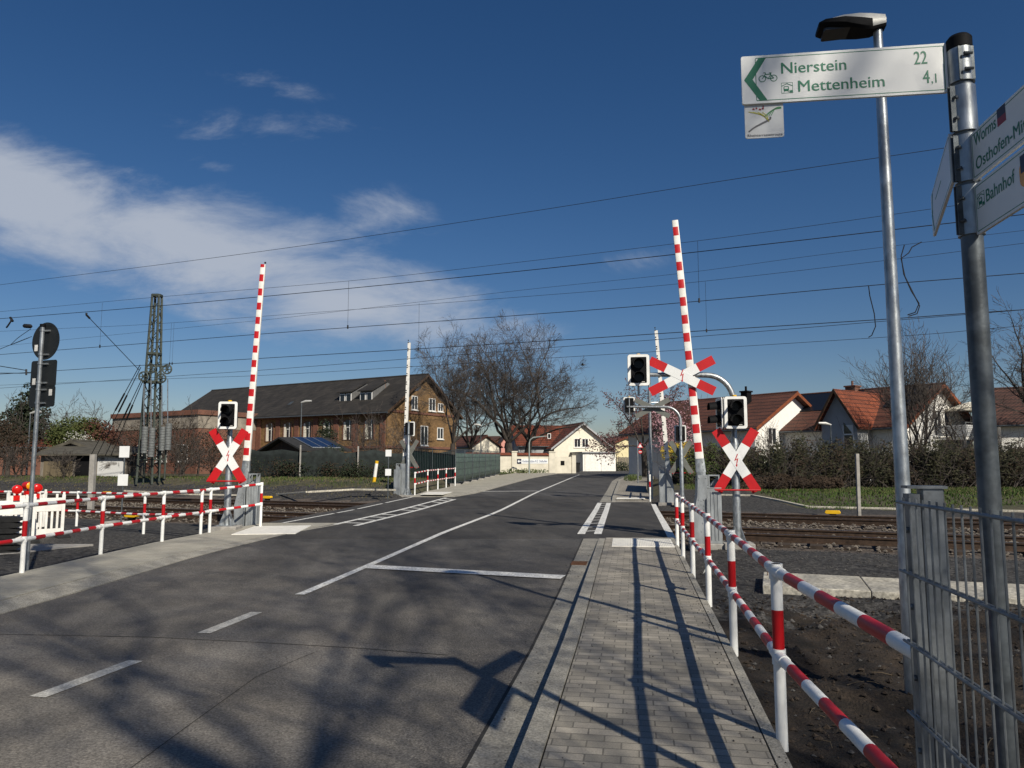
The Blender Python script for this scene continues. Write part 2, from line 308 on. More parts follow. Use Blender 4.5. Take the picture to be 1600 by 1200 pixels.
# ------------------------------------------------------------------ mesh building
class MB:
    def __init__(s, T=None): s.v = []; s.f = []; s.m = []; s.T = T or Matrix()
    def add(s, vs, fs, mi=0):
        o = len(s.v); T = s.T
        s.v += [T @ Vector(p) for p in vs]
        s.f += [tuple(i + o for i in f) for f in fs]
        s.m += list(mi) if isinstance(mi, (list, tuple)) else [mi] * len(fs)
        return s
    def box(s, x0, x1, y0, y1, z0, z1, mi=0):
        return s.add([(x0, y0, z0), (x1, y0, z0), (x1, y1, z0), (x0, y1, z0), (x0, y0, z1), (x1, y0, z1), (x1, y1, z1), (x0, y1, z1)],
                     [(3, 2, 1, 0), (4, 5, 6, 7), (0, 1, 5, 4), (1, 2, 6, 5), (2, 3, 7, 6), (3, 0, 4, 7)], mi)
    def prism(s, poly, z0, z1, mi=0, axis='z'):
        """polygon extruded along z, or with axis 'y': polygon is (x, z), extruded along y; axis 'x': polygon is (y, z)"""
        n = len(poly)
        def P(a, b, c): return (a, b, c) if axis == 'z' else ((a, c, b) if axis == 'y' else (c, a, b))
        vs = [P(a, b, z0) for a, b in poly] + [P(a, b, z1) for a, b in poly]
        fs = [tuple(range(n))[::-1], tuple(range(n, 2 * n))] + [(i, (i + 1) % n, n + (i + 1) % n, n + i) for i in range(n)]
        return s.add(vs, fs, mi)
    def tube(s, path, r, n=8, mi=0, caps=True, up=None):
        path = [Vector(p) for p in path]; k = len(path)
        rs = r if isinstance(r, (list, tuple)) else [r] * k
        vs = []; fs = []; ms = []
        prev = None
        for i, p in enumerate(path):
            d = (path[min(i + 1, k - 1)] - path[max(i - 1, 0)])
            if d.length < 1e-9: d = Vector((0, 0, 1))
            d.normalize()
            if prev is None:
                a = Vector((1, 0, 0)) if abs(d.z) > .9 else Vector((0, 0, 1))
                u = d.cross(a).normalized()
            else:
                u = (prev - d * prev.dot(d))
                u = u.normalized() if u.length > 1e-6 else d.orthogonal().normalized()
            prev = u; w = d.cross(u)
            for j in range(n):
                t = 2 * math.pi * j / n
                vs.append(p + (u * math.cos(t) + w * math.sin(t)) * rs[i])
        for i in range(k - 1):
            for j in range(n):
                fs.append((i * n + j, i * n + (j + 1) % n, (i + 1) * n + (j + 1) % n, (i + 1) * n + j))
                ms.append(mi[i % len(mi)] if isinstance(mi, (list, tuple)) else mi)
        if caps:
            fs += [tuple(range(n))[::-1], tuple(range((k - 1) * n, k * n))]
            ms += [mi[0] if isinstance(mi, (list, tuple)) else mi, mi[-1] if isinstance(mi, (list, tuple)) else mi]
        return s.add(vs, fs, ms)
    def bar(s, a, b, w, h, mi=0):
        """square bar from a to b"""
        a = Vector(a); b = Vector(b); d = (b - a).normalized()
        u = d.cross(Vector((0, 0, 1)));
        u = u.normalized() if u.length > 1e-4 else Vector((1, 0, 0))
        v = u.cross(d)
        vs = []
        for p in (a, b):
            for x, y in ((-1, -1), (1, -1), (1, 1), (-1, 1)): vs.append(p + u * x * w / 2 + v * y * h / 2)
        return s.add(vs, [(3, 2, 1, 0), (4, 5, 6, 7), (0, 1, 5, 4), (1, 2, 6, 5), (2, 3, 7, 6), (3, 0, 4, 7)], mi)
    def blob(s, c, r, seed, mi=0):
        rnd = random.Random(seed); vs = []
        for d in ((1, 0, 0), (-1, 0, 0), (0, 1, 0), (0, -1, 0), (0, 0, 1), (0, 0, -1)):
            k = r * rnd.uniform(.6, 1.25); vs.append((c[0] + d[0] * k + rnd.uniform(-.3, .3) * r, c[1] + d[1] * k + rnd.uniform(-.3, .3) * r, c[2] + d[2] * k * .75))
        return s.add(vs, [(0, 2, 4), (2, 1, 4), (1, 3, 4), (3, 0, 4), (2, 0, 5), (1, 2, 5), (3, 1, 5), (0, 3, 5)], mi)

def setp(o, label=None, cat=None, group=None, kind=None):
    if label: o['label'] = label
    if cat: o['category'] = cat
    if group: o['group'] = group
    if kind: o['kind'] = kind
    return o
def build(name, mb, mats, parent=None, label=None, origin=None, bevel=0, smooth=True, recalc=False):
    """one mesh object; world coordinates unless the parent is turned or local=True was built"""
    off = Vector((0, 0, 0))
    if parent is not None and parent.get('world_built'):
        off = parent_origin(parent)
    elif origin is not None: off = Vector(origin)
    me = bpy.data.meshes.new(name)
    me.from_pydata([tuple(p - off) for p in mb.v], [], mb.f)
    for m in (mats if isinstance(mats, (list, tuple)) else [mats]): me.materials.append(m)
    if len(me.materials) > 1: me.polygons.foreach_set('material_index', mb.m)
    me.update()
    if recalc or len(mb.v) < 4000:
        bm = bmesh.new(); bm.from_mesh(me); bmesh.ops.recalc_face_normals(bm, faces=bm.faces); bm.to_mesh(me); bm.free()
    if smooth:
        me.shade_smooth(); me.set_sharp_from_angle(angle=math.radians(38))
    o = bpy.data.objects.new(name, me); COL.objects.link(o)
    if parent is not None:
        o.parent = parent
        if parent.get('world_built'): o['world_built'] = 1; ORIG[o.name] = off
    elif origin is not None: o.location = origin
    if bevel:
        b = o.modifiers.new('bevel', 'BEVEL'); b.width = bevel; b.segments = 2; b.limit_method = 'ANGLE'
    if label: o['label'] = label
    return o
ORIG = {}
def parent_origin(p): return ORIG[p.name]
def thing(name, label, cat, loc, group=None, rz=None, kind=None):
    """Empty at the base; rz None: parts are given in world coordinates, otherwise in local ones"""
    o = bpy.data.objects.new(name, None); COL.objects.link(o); o.empty_display_size = .2
    o.location = loc
    if rz is None: o['world_built'] = 1; ORIG[o.name] = Vector(loc)
    else: o.rotation_euler = (0, 0, rz)
    return setp(o, label, cat, group, kind)
def struct(name, mb, m, **k): return setp(build(name, mb, m, **k), kind='structure')

def text_geo(s, size, offset=0.0, align='LEFT'):
    c = bpy.data.curves.new('lettering_curve', 'FONT'); c.body = s; c.size = size; c.offset = offset; c.align_x = align; c.resolution_u = 3
    o = bpy.data.objects.new('lettering_curve', c); COL.objects.link(o)
    dg = bpy.context.evaluated_depsgraph_get(); dg.update()
    me = o.evaluated_get(dg).to_mesh()
    vs = [(v.co.x, v.co.y) for v in me.vertices]; fs = [tuple(p.vertices) for p in me.polygons]
    w = max(v[0] for v in vs)
    o.evaluated_get(dg).to_mesh_clear(); bpy.data.objects.remove(o); bpy.data.curves.remove(c)
    return vs, fs, w
def text(mb, s, x, y, size, h=.001, width=None, mi=0, offset=0.0):
    """flat lettering in the plane (x right, y up) of mb.T, standing h proud of it"""
    vs, fs, w = text_geo(s, size); k = (width / w) if width else 1.0
    mb.add([(x + a * k, y + b, h) for a, b in vs], fs, mi)
    if offset: mb.add([(x + a * k + offset * 1.3, y + b + offset * .4, h + .0003) for a, b in vs], fs, mi)
    return w * k
def frame_m(o, xd, yd):
    xd = Vector(xd).normalized(); yd = Vector(yd).normalized(); zd = xd.cross(yd)
    return Matrix(((xd.x, yd.x, zd.x, o[0]), (xd.y, yd.y, zd.y, o[1]), (xd.z, yd.z, zd.z, o[2]), (0, 0, 0, 1)))
def rrect(x0, x1, y0, y1, r, n=4):
    p = []
    for cx, cy, a in ((x1 - r, y0 + r, -90), (x1 - r, y1 - r, 0), (x0 + r, y1 - r, 90), (x0 + r, y0 + r, 180)):
        for i in range(n + 1):
            t = math.radians(a + 90 * i / n); p.append((cx + r * math.cos(t), cy + r * math.sin(t)))
    return p
def ring(mb, outer, inner, z0, z1, mi=0):
    n = len(outer)
    vs = [(x, y, z0) for x, y in outer] + [(x, y, z0) for x, y in inner] + [(x, y, z1) for x, y in outer] + [(x, y, z1) for x, y in inner]
    fs = []
    for i in range(n):
        j = (i + 1) % n
        fs += [(i, n + i, n + j, j), (2 * n + i, 2 * n + j, 3 * n + j, 3 * n + i), (i, j, 2 * n + j, 2 * n + i), (n + j, n + i, 3 * n + i, 3 * n + j)]
    mb.add(vs, fs, mi)

# ------------------------------------------------------------------ ground
def corridor(x, y):
    if y < 16.5: a, b = interp(LWALK, y), interp(WALKR, y)
    elif y < 32: a, b = -6.3, 5.3
    else: a, b = interp(FL, min(y, 76)), interp(WR2, min(y, 80))
    if y > 80: a -= (y - 80) * 3; b += (y - 80) * 3
    d = max(a - x, x - b)
    return 1 - sst(.0, 1.2, d)
def gh(x, y):
    q = tq(x, y)
    near = -.14 - .05 * noise.noise(Vector((x * .5, y * .5, 0)))
    z = near + (-.24 - near) * sst(-2.6, -1.7, q)
    z += .12 * sst(7.6, 8.6, q)
    right = .40 * sst(9.5, 17, q)
    left = .78 * sst(7.9, 12.5, q) - .15 * sst(14, 26, q)
    z += left + (right - left) * sst(-4, 3, x - .15 * (y - 20))
    z += .05 * noise.noise(Vector((x * .35, y * .35, 3))) * sst(8, 11, q)
    far = sst(60, 100, math.hypot(x, y)); z += (.4 - z) * far
    c = corridor(x, y)
    return z + (min(z, zroad(y) - .2) - z) * c if y > 14 else z + (min(z, zroad(y) - .12) - z) * c
def axis(lo, hi, near_lo, near_hi, step, mult=1.28):
    a = []; x = near_lo
    while x <= near_hi: a.append(x); x += step
    d = step; x = near_hi
    while x < hi: d *= mult; x += d; a.append(x)
    d = step; x = near_lo
    while x > lo: d *= mult; x -= d; a.insert(0, x)
    return a
def gridmesh(xs, ys, zf):
    mb = MB(); nx = len(xs)
    mb.v = [Vector((x, y, zf(x, y))) for y in ys for x in xs]
    for j in range(len(ys) - 1):
        for i in range(nx - 1):
            a = j * nx + i; mb.f.append((a, a + 1, a + nx + 1, a + nx)); mb.m.append(0)
    return mb
xs = axis(-1500, 1500, -30, 34, .5); ys = axis(-400, 2500, -3, 60, .5)
gm = gridmesh(xs, ys, gh)
for i, f in enumerate(gm.f):
    c = sum((gm.v[k] for k in f), Vector()) / 4; q = tq(c.x, c.y)
    if q < -2.2: gm.m[i] = 0
    elif q < 8.6: gm.m[i] = 3
    elif c.x > 0 and (q < 9.9 or (c.x < 10.6 and c.y < 35.2)): gm.m[i] = 0
    elif q < 10.8: gm.m[i] = 0
    else: gm.m[i] = 1 if math.hypot(c.x, c.y) < 120 else 2
    if c.y < 6 and c.x < 0 and q < -4: gm.m[i] = 2
M_ballast = mat('ballast_bed', (.060, .046, .036), .95, col2=(.12, .098, .080), sc=14, bump=1.0, bsc=28, sc2=45)
struct('ground', gm, [M_gravel, M_grassbase, M_ground, M_ballast])

def strip(lf, rf, ys, zl, zr=None, thick=.25, mi=0, mb=None):
    """closed slab between two x(y) edges"""
    mb = mb or MB(); zr = zr or zl; vs = []
    for y in ys:
        a, b = lf(y), rf(y)
        vs += [(a, y, zl(y)), (b, y, zr(y)), (b, y, zr(y) - thick), (a, y, zl(y) - thick)]
    fs = []
    for i in range(len(ys) - 1):
        o = i * 4
        for j in range(4): fs.append((o + j, o + (j + 1) % 4, o + 4 + (j + 1) % 4, o + 4 + j))
    k = (len(ys) - 1) * 4
    fs += [(0, 1, 2, 3), (k + 3, k + 2, k + 1, k)]
    return mb.add(vs, fs, mi)
def L(tab): return lambda y: interp(tab, y)
yr = [-60, -30, -10, -4, 0, 2, 4, 5, 6, 7, 8, 9, 10, 11, 12, 13, 14, 15, 16, 17, 18, 19, 20, 22, 24, 26, 28, 30, 32, 34, 37, 40, 44, 48, 52, 57, 62, 66, 70, 74, 78, 82, 86, 90]
struct('road', strip(lambda y: interp(XL, min(y, 76)) - (max(y - 76, 0) * 1.2), lambda y: interp(XR, min(y, 80)) + max(y - 80, 0) * 1.5, yr, zroad), M_road)
# the crossing: newer, darker asphalt laid 4 mm above, out to the footpath edge lines
yc = [15.9 + i * .5 for i in range(35)]
def cl(y): return interp([(15.9, -5.25), (19.8, -4.55), (19.85, -6.55), (32.2, -4.9), (32.3, -2.7), (33.5, -2.5)], y)
def cr(y): return interp([(15.9, 1.56), (15.95, 3.42), (28.9, 5.42), (29, 3.36), (33.5, 4.1)], y)
struct('crossing_road', strip(cl, cr, sorted(yc + [15.95, 19.8, 19.85, 32.2, 32.3, 28.9, 29]), lambda y: zroad(y) + .004), M_cross)
mb = MB()
for s in (-1,):
    mb.prism([(-14, 88), (60, 96), (60, 100.5), (-14, 93)], .3, .402)
struct('side_road', mb, M_road)

def walk_z(y): return interp([(0, 0.0), (14.2, 0.0), (15.9, .012), (16.5, .012)], max(y, 0))
yw = [-60, -20, -4, 0, 2, 3, 4, 5, 6, 7, 8, 9, 10, 11, 12, 13, 14, 15, 15.9]
struct('gutter', strip(L(XR), lambda y: interp(KERB, y), yw, lambda y: zroad(y) + .006), M_gutter)
kx = lambda d: (lambda y: interp(KERB, y) + d)
struct('kerb', strip(kx(.0), kx(.135), yw, lambda y: (zroad(y) + .012) if y > 15.8 else walk_z(y) + .004), M_kerb)
struct('pavement', strip(kx(.147), lambda y: interp(WALKR, y) - .085, yw, walk_z), M_pave)
struct('edging', strip(lambda y: interp(WALKR, y) - .075, lambda y: interp(WALKR, y), yw, lambda y: walk_z(y) + .003), M_kerb)
mb = MB(); strip(kx(.134), kx(.149), yw, lambda y: walk_z(y) - .012, mb=mb); strip(lambda y: interp(WALKR, y) - .088, lambda y: interp(WALKR, y) - .072, yw, lambda y: walk_z(y) - .012, mb=mb)
struct('paving_joint', mb, M_dkjoint)
# far right pavement
yf = [28.9, 29.5, 31, 33, 35, 38, 42, 47, 52, 57, 62, 70, 78]
z2 = lambda y: zroad(y) + .1 * sst(28.9, 30.5, y)
struct('gutter_far', strip(L(XR), lambda y: interp(KR2, y) - .02, yf, lambda y: zroad(y) + .007), M_gutter)
struct('kerb_far', strip(lambda y: interp(KR2, y) - .02, lambda y: interp(KR2, y) + .13, yf, lambda y: z2(y) + .005), M_kerb)
struct('pavement_far', strip(lambda y: interp(KR2, y) + .13, L(WR2), yf, z2), M_pave)
# left pavements
yl = [-60, -20, 0, 4, 7, 9, 11, 12, 13, 14, 15, 16, 17, 18, 19, 19.8]
lz = lambda y: .0 + 0 * y
lk = lambda y: zroad(y) + .012 + (.07 * (1 - sst(10, 18, y)))
struct('pavement_left', strip(L(LWALK), lambda y: interp(XL, y) - .26, yl, lz, lambda y: min(lk(y) + .01, .0)), M_lpave)
struct('kerb_left', strip(lambda y: interp(XL, y) - .25, lambda y: interp(XL, y) + .02, yl, lambda y: min(lk(y), -.004), lambda y: zroad(y) + .01), M_kerb)
yl2 = [32.3, 33, 35, 38, 42, 47, 52, 58, 64, 70, 76]
z3 = lambda y: zroad(y) + .1 * sst(32.2, 34, y) + .006
struct('pavement_far_left', strip(L(FL), lambda y: interp(XL, y) - .2, yl2, z3), M_lpave)
struct('kerb_far_left', strip(lambda y: interp(XL, y) - .2, lambda y: interp(XL, y) + .02, yl2, lambda y: z3(y) - .004, lambda y: zroad(y) + .03), M_kerb)

# tactile plates
def quadslab(mb, pts, z, t=.03, mi=0):
    vs = [(p[0], p[1], zz) for zz in (z, z - t) for p in pts]
    mb.add(vs, [(0, 1, 2, 3), (7, 6, 5, 4), (0, 4, 5, 1), (1, 5, 6, 2), (2, 6, 7, 3), (3, 7, 4, 0)], mi)
mb = MB()
ta, tb = 14.3, 15.75
quadslab(mb, [(kx(.30)(ta), ta), (interp(WALKR, ta) - .1, ta - .12), (interp(WALKR, tb) - .1, tb - .12), (kx(.30)(tb), tb)], .014)
for i in range(34):
    t0 = (i + .2) / 34; t1 = (i + .62) / 34
    def E(t, y): a = kx(.32)(y); b = interp(WALKR, y) - .12; return (a + (b - a) * t, y - .12 * t)
    quadslab(mb, [E(t0, ta + .03), E(t1, ta + .03), E(t1, tb - .03), E(t0, tb - .03)], .019, .01)
struct('tactile_paving', mb, M_tact)
mb = MB(); q = [GR(362, 829, .1), GR(462, 831, .05), GR(486, 820.5, .02), GR(398, 818, .08)]
quadslab(mb, [(p.x, p.y) for p in q], .016, .03); struct('tactile_paving_left', mb, M_tact)
mb = MB(); quadslab(mb, [(-4.0, 32.5), (-3.0, 32.4), (-2.75, 35), (-3.9, 35.3)], .205, .03); struct('tactile_paving_far_left', mb, M_tact)
mb = MB(); quadslab(mb, [(4.15, 29.6), (5.3, 29.6), (5.5, 31), (4.4, 31)], .145, .02); struct('tactile_paving_far', mb, M_tact)

# ------------------------------------------------------------------ road markings
def ribbon(mb, pts, w, dz=.004, mi=0):
    """painted line of real width w along road points"""
    P = [Vector((p[0], p[1], 0)) for p in pts]; vs = []
    for i, p in enumerate(P):
        d = (P[min(i + 1, len(P) - 1)] - P[max(i - 1, 0)]).normalized(); nrm = Vector((d.y, -d.x, 0)) * w / 2
        for q in (p - nrm, p + nrm): vs.append((q.x, q.y, zroad(q.y) + dz))
    mb.add(vs, [(2 * i, 2 * i + 1, 2 * i + 3, 2 * i + 2) for i in range(len(P) - 1)], mi)
def dense(a, b, n=20): a = Vector(a[:2]); b = Vector(b[:2]); return [a + (b - a) * i / n for i in range(n + 1)]
mb = MB()
c0, c1, c2, c3, c4 = GR(468, 930), GR(590, 878), GR(770, 803), GR(840, 769), GR(905, 742)
for a, b in ((c0, c1), (c1, c2), (c2, c3), (c3, c4)): ribbon(mb, dense(a, b), .13, .010)
a, b = GR(570, 886), GR(880, 903); ribbon(mb, dense(a, b), .34, .014)
a, b = GR(735, 768.5), GR(842, 767.5); ribbon(mb, dense(a, b), .30, .014)
# ladder markings along both footpaths
for (A0, A1, B0, B1, n) in ((GR(908, 835), GR(937, 786), GR(934, 835), GR(951, 786), 11), (GR(523, 820), GR(697, 778), GR(555, 822), GR(711, 780.5), 12)):
    ribbon(mb, dense(A0, A1), .17 if n == 11 else .14, .010); ribbon(mb, dense(B0, B1), .17 if n == 11 else .14, .010)
    for i in range(n):
        t = (i + .5) / n
        if n == 12 and i in (4, 8): continue
        ribbon(mb, dense(A0 + (A1 - A0) * t, B0 + (B1 - B0) * (t + .02), 3), .09 if n == 11 else .16, .013)
a, b = GR(1050, 842), GR(1021, 788)
ribbon(mb, dense(a, b), .17, .010)
A, B = GR(442, 817.5), GR(646, 776.5)
for t0, t1 in ((0, .28), (.3, .42), (.45, .66), (.69, .99)): ribbon(mb, dense(A + (B - A) * t0, A + (B - A) * t1), .10, .010)
struct('road_marking', mb, M_paint)
mb = MB()
for p, q in (((318, 990), (401, 957)), ((58, 1090), (212, 1033))):
    ribbon(mb, dense(GR(*p), GR(*q)), .14, .006)
struct('road_marking_old', mb, M_paintold)
mb = MB()
ribbon(mb, [GR(-40, 991), GR(100, 993), GR(240, 996), GR(300, 999), GR(420, 1005), GR(560, 1013), GR(700, 1024)], .014, .003)
ribbon(mb, [GR(205, 1200), GR(300, 1130), GR(400, 1058), GR(490, 1020)], .007, .003)
ribbon(mb, [(interp(XR, y) - .012, y) for y in yw], .03, .0055)
struct('road_joint', mb, M_dkjoint)
# rusty gully grate in the gutter
g0 = GR(905, 880, .006); mb = MB(T=Matrix.Translation((g0.x, g0.y, g0.z)) @ Matrix.Rotation(-.16, 4, 'Z'))
ring(mb, rrect(-.13, .13, -.2, .2, .01, 1), rrect(-.11, .11, -.18, .18, .01, 1), -.02, .008)
for i in range(8): mb.box(-.11, .11, -.17 + i * .045, -.145 + i * .045, -.02, .004)
o = build('drain_grate', mb, M_rust, origin=g0); setp(o, 'small rusty iron gully grate set in the gutter beside the right kerb', 'drain')

# edging stones beyond the tracks and a concrete foundation on the right
def kerbline(name, pts, label, w=.16, h=.12, m=M_conc):
    mb = MB()
    for a, b in zip(pts[:-1], pts[1:]): mb.bar((a[0], a[1], a[2] - .05), (b[0], b[1], b[2] - .05), w, h + .1)
    return setp(build(name, mb, m, bevel=.01), label, 'kerb stone')
def GZ(px, py):
    z = .2
    for _ in range(25):
        p = G(px, py, z); z = z * .5 + .5 * gh(p.x, p.y)
    return G(px, py, z)
kerbline('edging_stone', [GZ(1085, 775), GZ(1120, 774), GZ(1175, 775), GZ(1212, 782), GZ(1262, 793), GZ(1300, 794), GZ(1395, 796), GZ(1480, 797), GZ(1640, 801)], 'long pale edging stones between dark gravel and grass on the right')
kerbline('edging_stone', [Vector((-17.5, 33.5, .35)), Vector((-14.0, 32.3, .25)), GZ(409, 773), GZ(480, 767), GZ(553, 763), GZ(618, 764)], 'pale edging stones beyond the rails on the left of the road', .12, -.02)
fb = MB()
f0 = G(1192, 936, -.16); f1 = G(1420, 950, -.16)
ux = Vector((.944, -.33, 0)); uy = Vector((.33, .944, 0))
T = frame_m((f0.x, f0.y, -.2), ux, uy); fb.T = T
fb.box(0, 1.28, 0, 1.25, 0, .215); fb.box(1.29, 6.0, 0, 1.25, 0, .212)
fo = thing('concrete_foundation', 'low pale concrete foundation slab lying on gravel behind right railing', 'concrete slab', (f0.x, f0.y, -.2))
build('slab', fb, M_conc, fo, bevel=.012)
fb = MB(T=T); fb.tube([(.06, .9, .19), (.06, .9, .31), (.3, .9, .31), (.3, .9, .19)], .007, 5); build('lifting_loop', fb, M_rust, fo)
# soil with clods beside the pavement, loose stones
rnd = random.Random(5)
def soilz(x, y):
    e = x - interp(WALKR, y); m = sst(.0, .7, e)
    b = -.07 + .10 * m * sst(1.0, 3.0, e) * (1 - sst(2.4, 4.5, e))
    far = 1 - sst(8.6, 10.6, y + .1 * x)
    n1 = noise.fractal(Vector((x * 1.7, y * 1.7, 1)), 1.0, 2.2, 5) * .075 * (.35 + m) + noise.noise(Vector((x * 14, y * 14, 7))) * .014
    return b + n1 * far + (-.10 - b) * (1 - far) - .14 * sst(11.5, 12.5, y)
xs = [.4 + i * .05 for i in range(105)]; ys = [1.0 + i * .055 for i in range(205)]
sm = MB(); idx = {}
for j, y in enumerate(ys):
    for i, x in enumerate(xs):
        X = interp(WALKR, y) - .02 + (x - .4); idx[i, j] = len(sm.v); sm.v.append(Vector((X, y, soilz(X, y))))
for j in range(len(ys) - 1):
    for i in range(len(xs) - 1):
        sm.f.append((idx[i, j], idx[i + 1, j], idx[i + 1, j + 1], idx[i, j + 1]))
        c = sm.v[idx[i, j]]; sm.m.append(0 if c.y + .25 * noise.noise(c * 2) * 4 < 8.2 - .05 * c.x and tq(c.x, c.y) < -6.8 else 1)
struct('soil', sm, [M_soil, M_gravel], smooth=True)
mb = MB()
for k in range(5200):
    y = 1.5 + 8.0 * rnd.random() ** 1.2; x = interp(WALKR, y) + .06 + 3.6 * rnd.random()
    r = rnd.choice((.006, .009, .013, .018, .026)) * rnd.uniform(.7, 1.3)
    mb.blob((x, y, soilz(x, y) + r * .2), r, k, 0 if rnd.random() < .86 else 1)
setp(build('soil_clods', mb, [M_clod, M_darkstone], smooth=False), kind='stuff')
mb = MB()
for k in range(6500):
    if k % 3: y = rnd.uniform(8, 17); x = interp(WALKR, min(y, 16)) + rnd.uniform(.1, 9)
    else: y = rnd.uniform(9, 18); x = rnd.uniform(-18, -7.3)
    if tq(x, y) > -1.9 and rnd.random() < .7: continue
    r = rnd.uniform(.008, .026); zz = (soilz(x, y) if (x > 0 and y < 12.2 and x < interp(WALKR, y) + 5) else gh(x, y))
    mb.blob((x, y, zz + r * .2), r, k, 0)
setp(build('gravel_stones', mb, [M_darkstone], smooth=False), kind='stuff')

mb = MB()
for k in range(420):
    y = rnd.uniform(2, 15) ; a = interp(KERB, y); b = interp(WALKR, y)
    if rnd.random() < .45: x = b - abs(rnd.gauss(0, .12)); z = walk_z(y) + .003
    elif rnd.random() < .5: x = rnd.uniform(a + .15, b - .1); z = walk_z(y) + .002
    else: x = interp(XR, y) + rnd.uniform(-.1, .25); z = zroad(y) + .008
    mb.blob((x, y, z), rnd.uniform(.003, .011), k, rnd.choice((0, 0, 1)))
for k in range(80):
    y = rnd.uniform(2.5, 8.5); x = interp(WALKR, y) + rnd.uniform(.15, 3.0); a = rnd.uniform(0, 6.28); L0 = rnd.uniform(.04, .22); p = Vector((x, y, soilz(x, y) + .012)); d = Vector((math.cos(a), math.sin(a), rnd.uniform(-.1, .25)))
    mb.tube([p, p + d * L0 * .5 + Vector((0, 0, .01)), p + d * L0 + Vector((rnd.gauss(0, .02), rnd.gauss(0, .02), 0))], [.004, .003, .002], 4, 2, caps=False)
setp(build('litter', mb, [M_darkstone, M_clod, mat('straw', (.09, .068, .043), .9, var=.3)], smooth=False), kind='stuff')

# ------------------------------------------------------------------ railway tracks
def rail_profile():
    return [(-.07, -.17), (.07, -.17), (.07, -.155), (.014, -.14), (.012, -.05), (.036, -.035), (.036, 0), (-.036, 0), (-.036, -.035), (-.012, -.05), (-.014, -.14), (-.07, -.155)]
tT = frame_m((TP.x, TP.y, 0), (TD.x, TD.y, 0), (TN.x, TN.y, 0))
def track(q0, label):
    t = thing('railway_track', label, 'railway track', (*tpos(0, q0), -.2), 'railway tracks crossing the road')
    for s in (-.7525, .7525):
        r = MB(T=tT)
        pr = [(q0 + s + a, b) for a, b in rail_profile()]
        n = len(pr); vs = [(-46, a, b) for a, b in pr] + [(46, a, b) for a, b in pr]
        r.add(vs, [tuple(range(n)), tuple(range(2 * n - 1, n - 1, -1))] + [(i, n + i, n + (i + 1) % n, (i + 1) % n) for i in range(n)],
              [0, 0] + [1 if i == 6 else 0 for i in range(n)])
        build('rail', r, [M_rail, M_railtop], t)
    me = None
    for i in range(-46, 47):
        s0 = i * .66
        x, y = tpos(s0, q0)
        if -6.6 < x < 4.6: continue
        if abs(x) > .75 * y + 3: continue
        if me is None:
            sb = MB(); sb.box(-.13, .13, -1.3, 1.3, -.12, .0); me = build('sleeper', sb, M_sleeper); me.parent = t; so = me
        else:
            so = me.copy(); COL.objects.link(so); so.parent = t
        so.location = (x - t.location.x, y - t.location.y, .03); so.rotation_euler = (0, 0, math.atan2(TD.y, TD.x) + rnd.uniform(-.01, .01))
    return t
track(0.0, 'nearer rusty railway track on dark ballast across the road')
track(5.4, 'farther rusty railway track on ballast next to the grass')
mb = MB()
k = 0
while k < 13000:
    s = rnd.uniform(-40, 30); q = rnd.uniform(-1.9, 7.9); x, y = tpos(s, q)
    if -6.4 < x < 4.9 and not (x > 3.6 + .15 * (y - 16) or x < -6.3 + .13 * (y - 19)): k += 1; continue
    if abs(x) > .75 * y + 2: k += 1; continue
    inside = abs(q) < .7 or abs(q - 5.4) < .7 or 1.0 < q < 4.5
    r = rnd.uniform(.03, .06); mb.blob((x, y, -.19 + (.05 if inside else 0) + .03 * rnd.random()), r, k, 0); k += 1
setp(build('ballast', mb, [M_stone], smooth=False), kind='stuff')

# ------------------------------------------------------------------ safety railings
def railing(label, posts, start=None, end=None, hts=(.49, .985), r=.031, pr=.034, band=.28, ph=1.03, group=None, phase=0, name='safety_railing'):
    posts = [Vector(p) for p in posts]
    t = thing(name, label, 'railing', posts[0], group)
    for p in posts:
        mb = MB(); mb.tube([p + Vector((0, 0, z)) for z in (-.15, .49, .50, .76, .77, ph - .02, ph)], [pr, pr, pr, pr, pr, pr, pr * .8], 14, [0, 0, 1, 0, 0, 0])
        for h in hts: mb.tube([p + Vector((0, 0, h - .045)), p + Vector((0, 0, h + .045))], pr * 1.18, 14, 0)
        build('post', mb, [M_white, M_red], t)
    path = ([Vector(start)] if start is not None else []) + posts + ([Vector(end)] if end is not None else [])
    for h, nm in zip(hts, ('lower_rail', 'top_rail')):
        mb = MB(); pts = []; mis = []; k = phase
        for a, b in zip(path[:-1], path[1:]):
            n = max(2, int(round((b - a).length / band))); n += (n + 1) % 2
            for i in range(n):
                pts.append(a + (b - a) * i / n + Vector((0, 0, h))); mis.append(1 if i % 2 else 0)
        pts.append(path[-1] + Vector((0, 0, h)))
        mb.tube(pts, r, 14, mis); build(nm, mb, [M_white, M_redref], t)
        for p in posts:
            for q in path:
                if 0 < (q - p).length < 3.2 and abs(path.index(q) - path.index(p)) == 1:
                    d = (q - p).normalized(); fit = MB(); fit.tube([p + d * .02 + Vector((0, 0, h)), p + d * .14 + Vector((0, 0, h))], r * 1.16, 14, 0); build('pipe_fitting', fit, [M_white], t)
    return t
RP = [G(1222, 1155), G(1147, 1010), G(1108, 938), G(1083, 896), G(1067.5, 869), G(1058.5, 852)]
for p in RP: p.z = -.02
railing('long red and white pipe railing along the right pavement nearest the viewer', RP, start=(1.345, 2.44, 0))
mb = MB(); a = Vector((2.37, 9.05, .49)); b = Vector((2.50, 9.9, .49))
pw = a + (b - a) * .2
rnd = random.Random(3)
mb.tube([a + (b - a) * t for t in (0, .15, .3, .45, .6)], [.034, .05, .041, .052, .034], 9, 0)
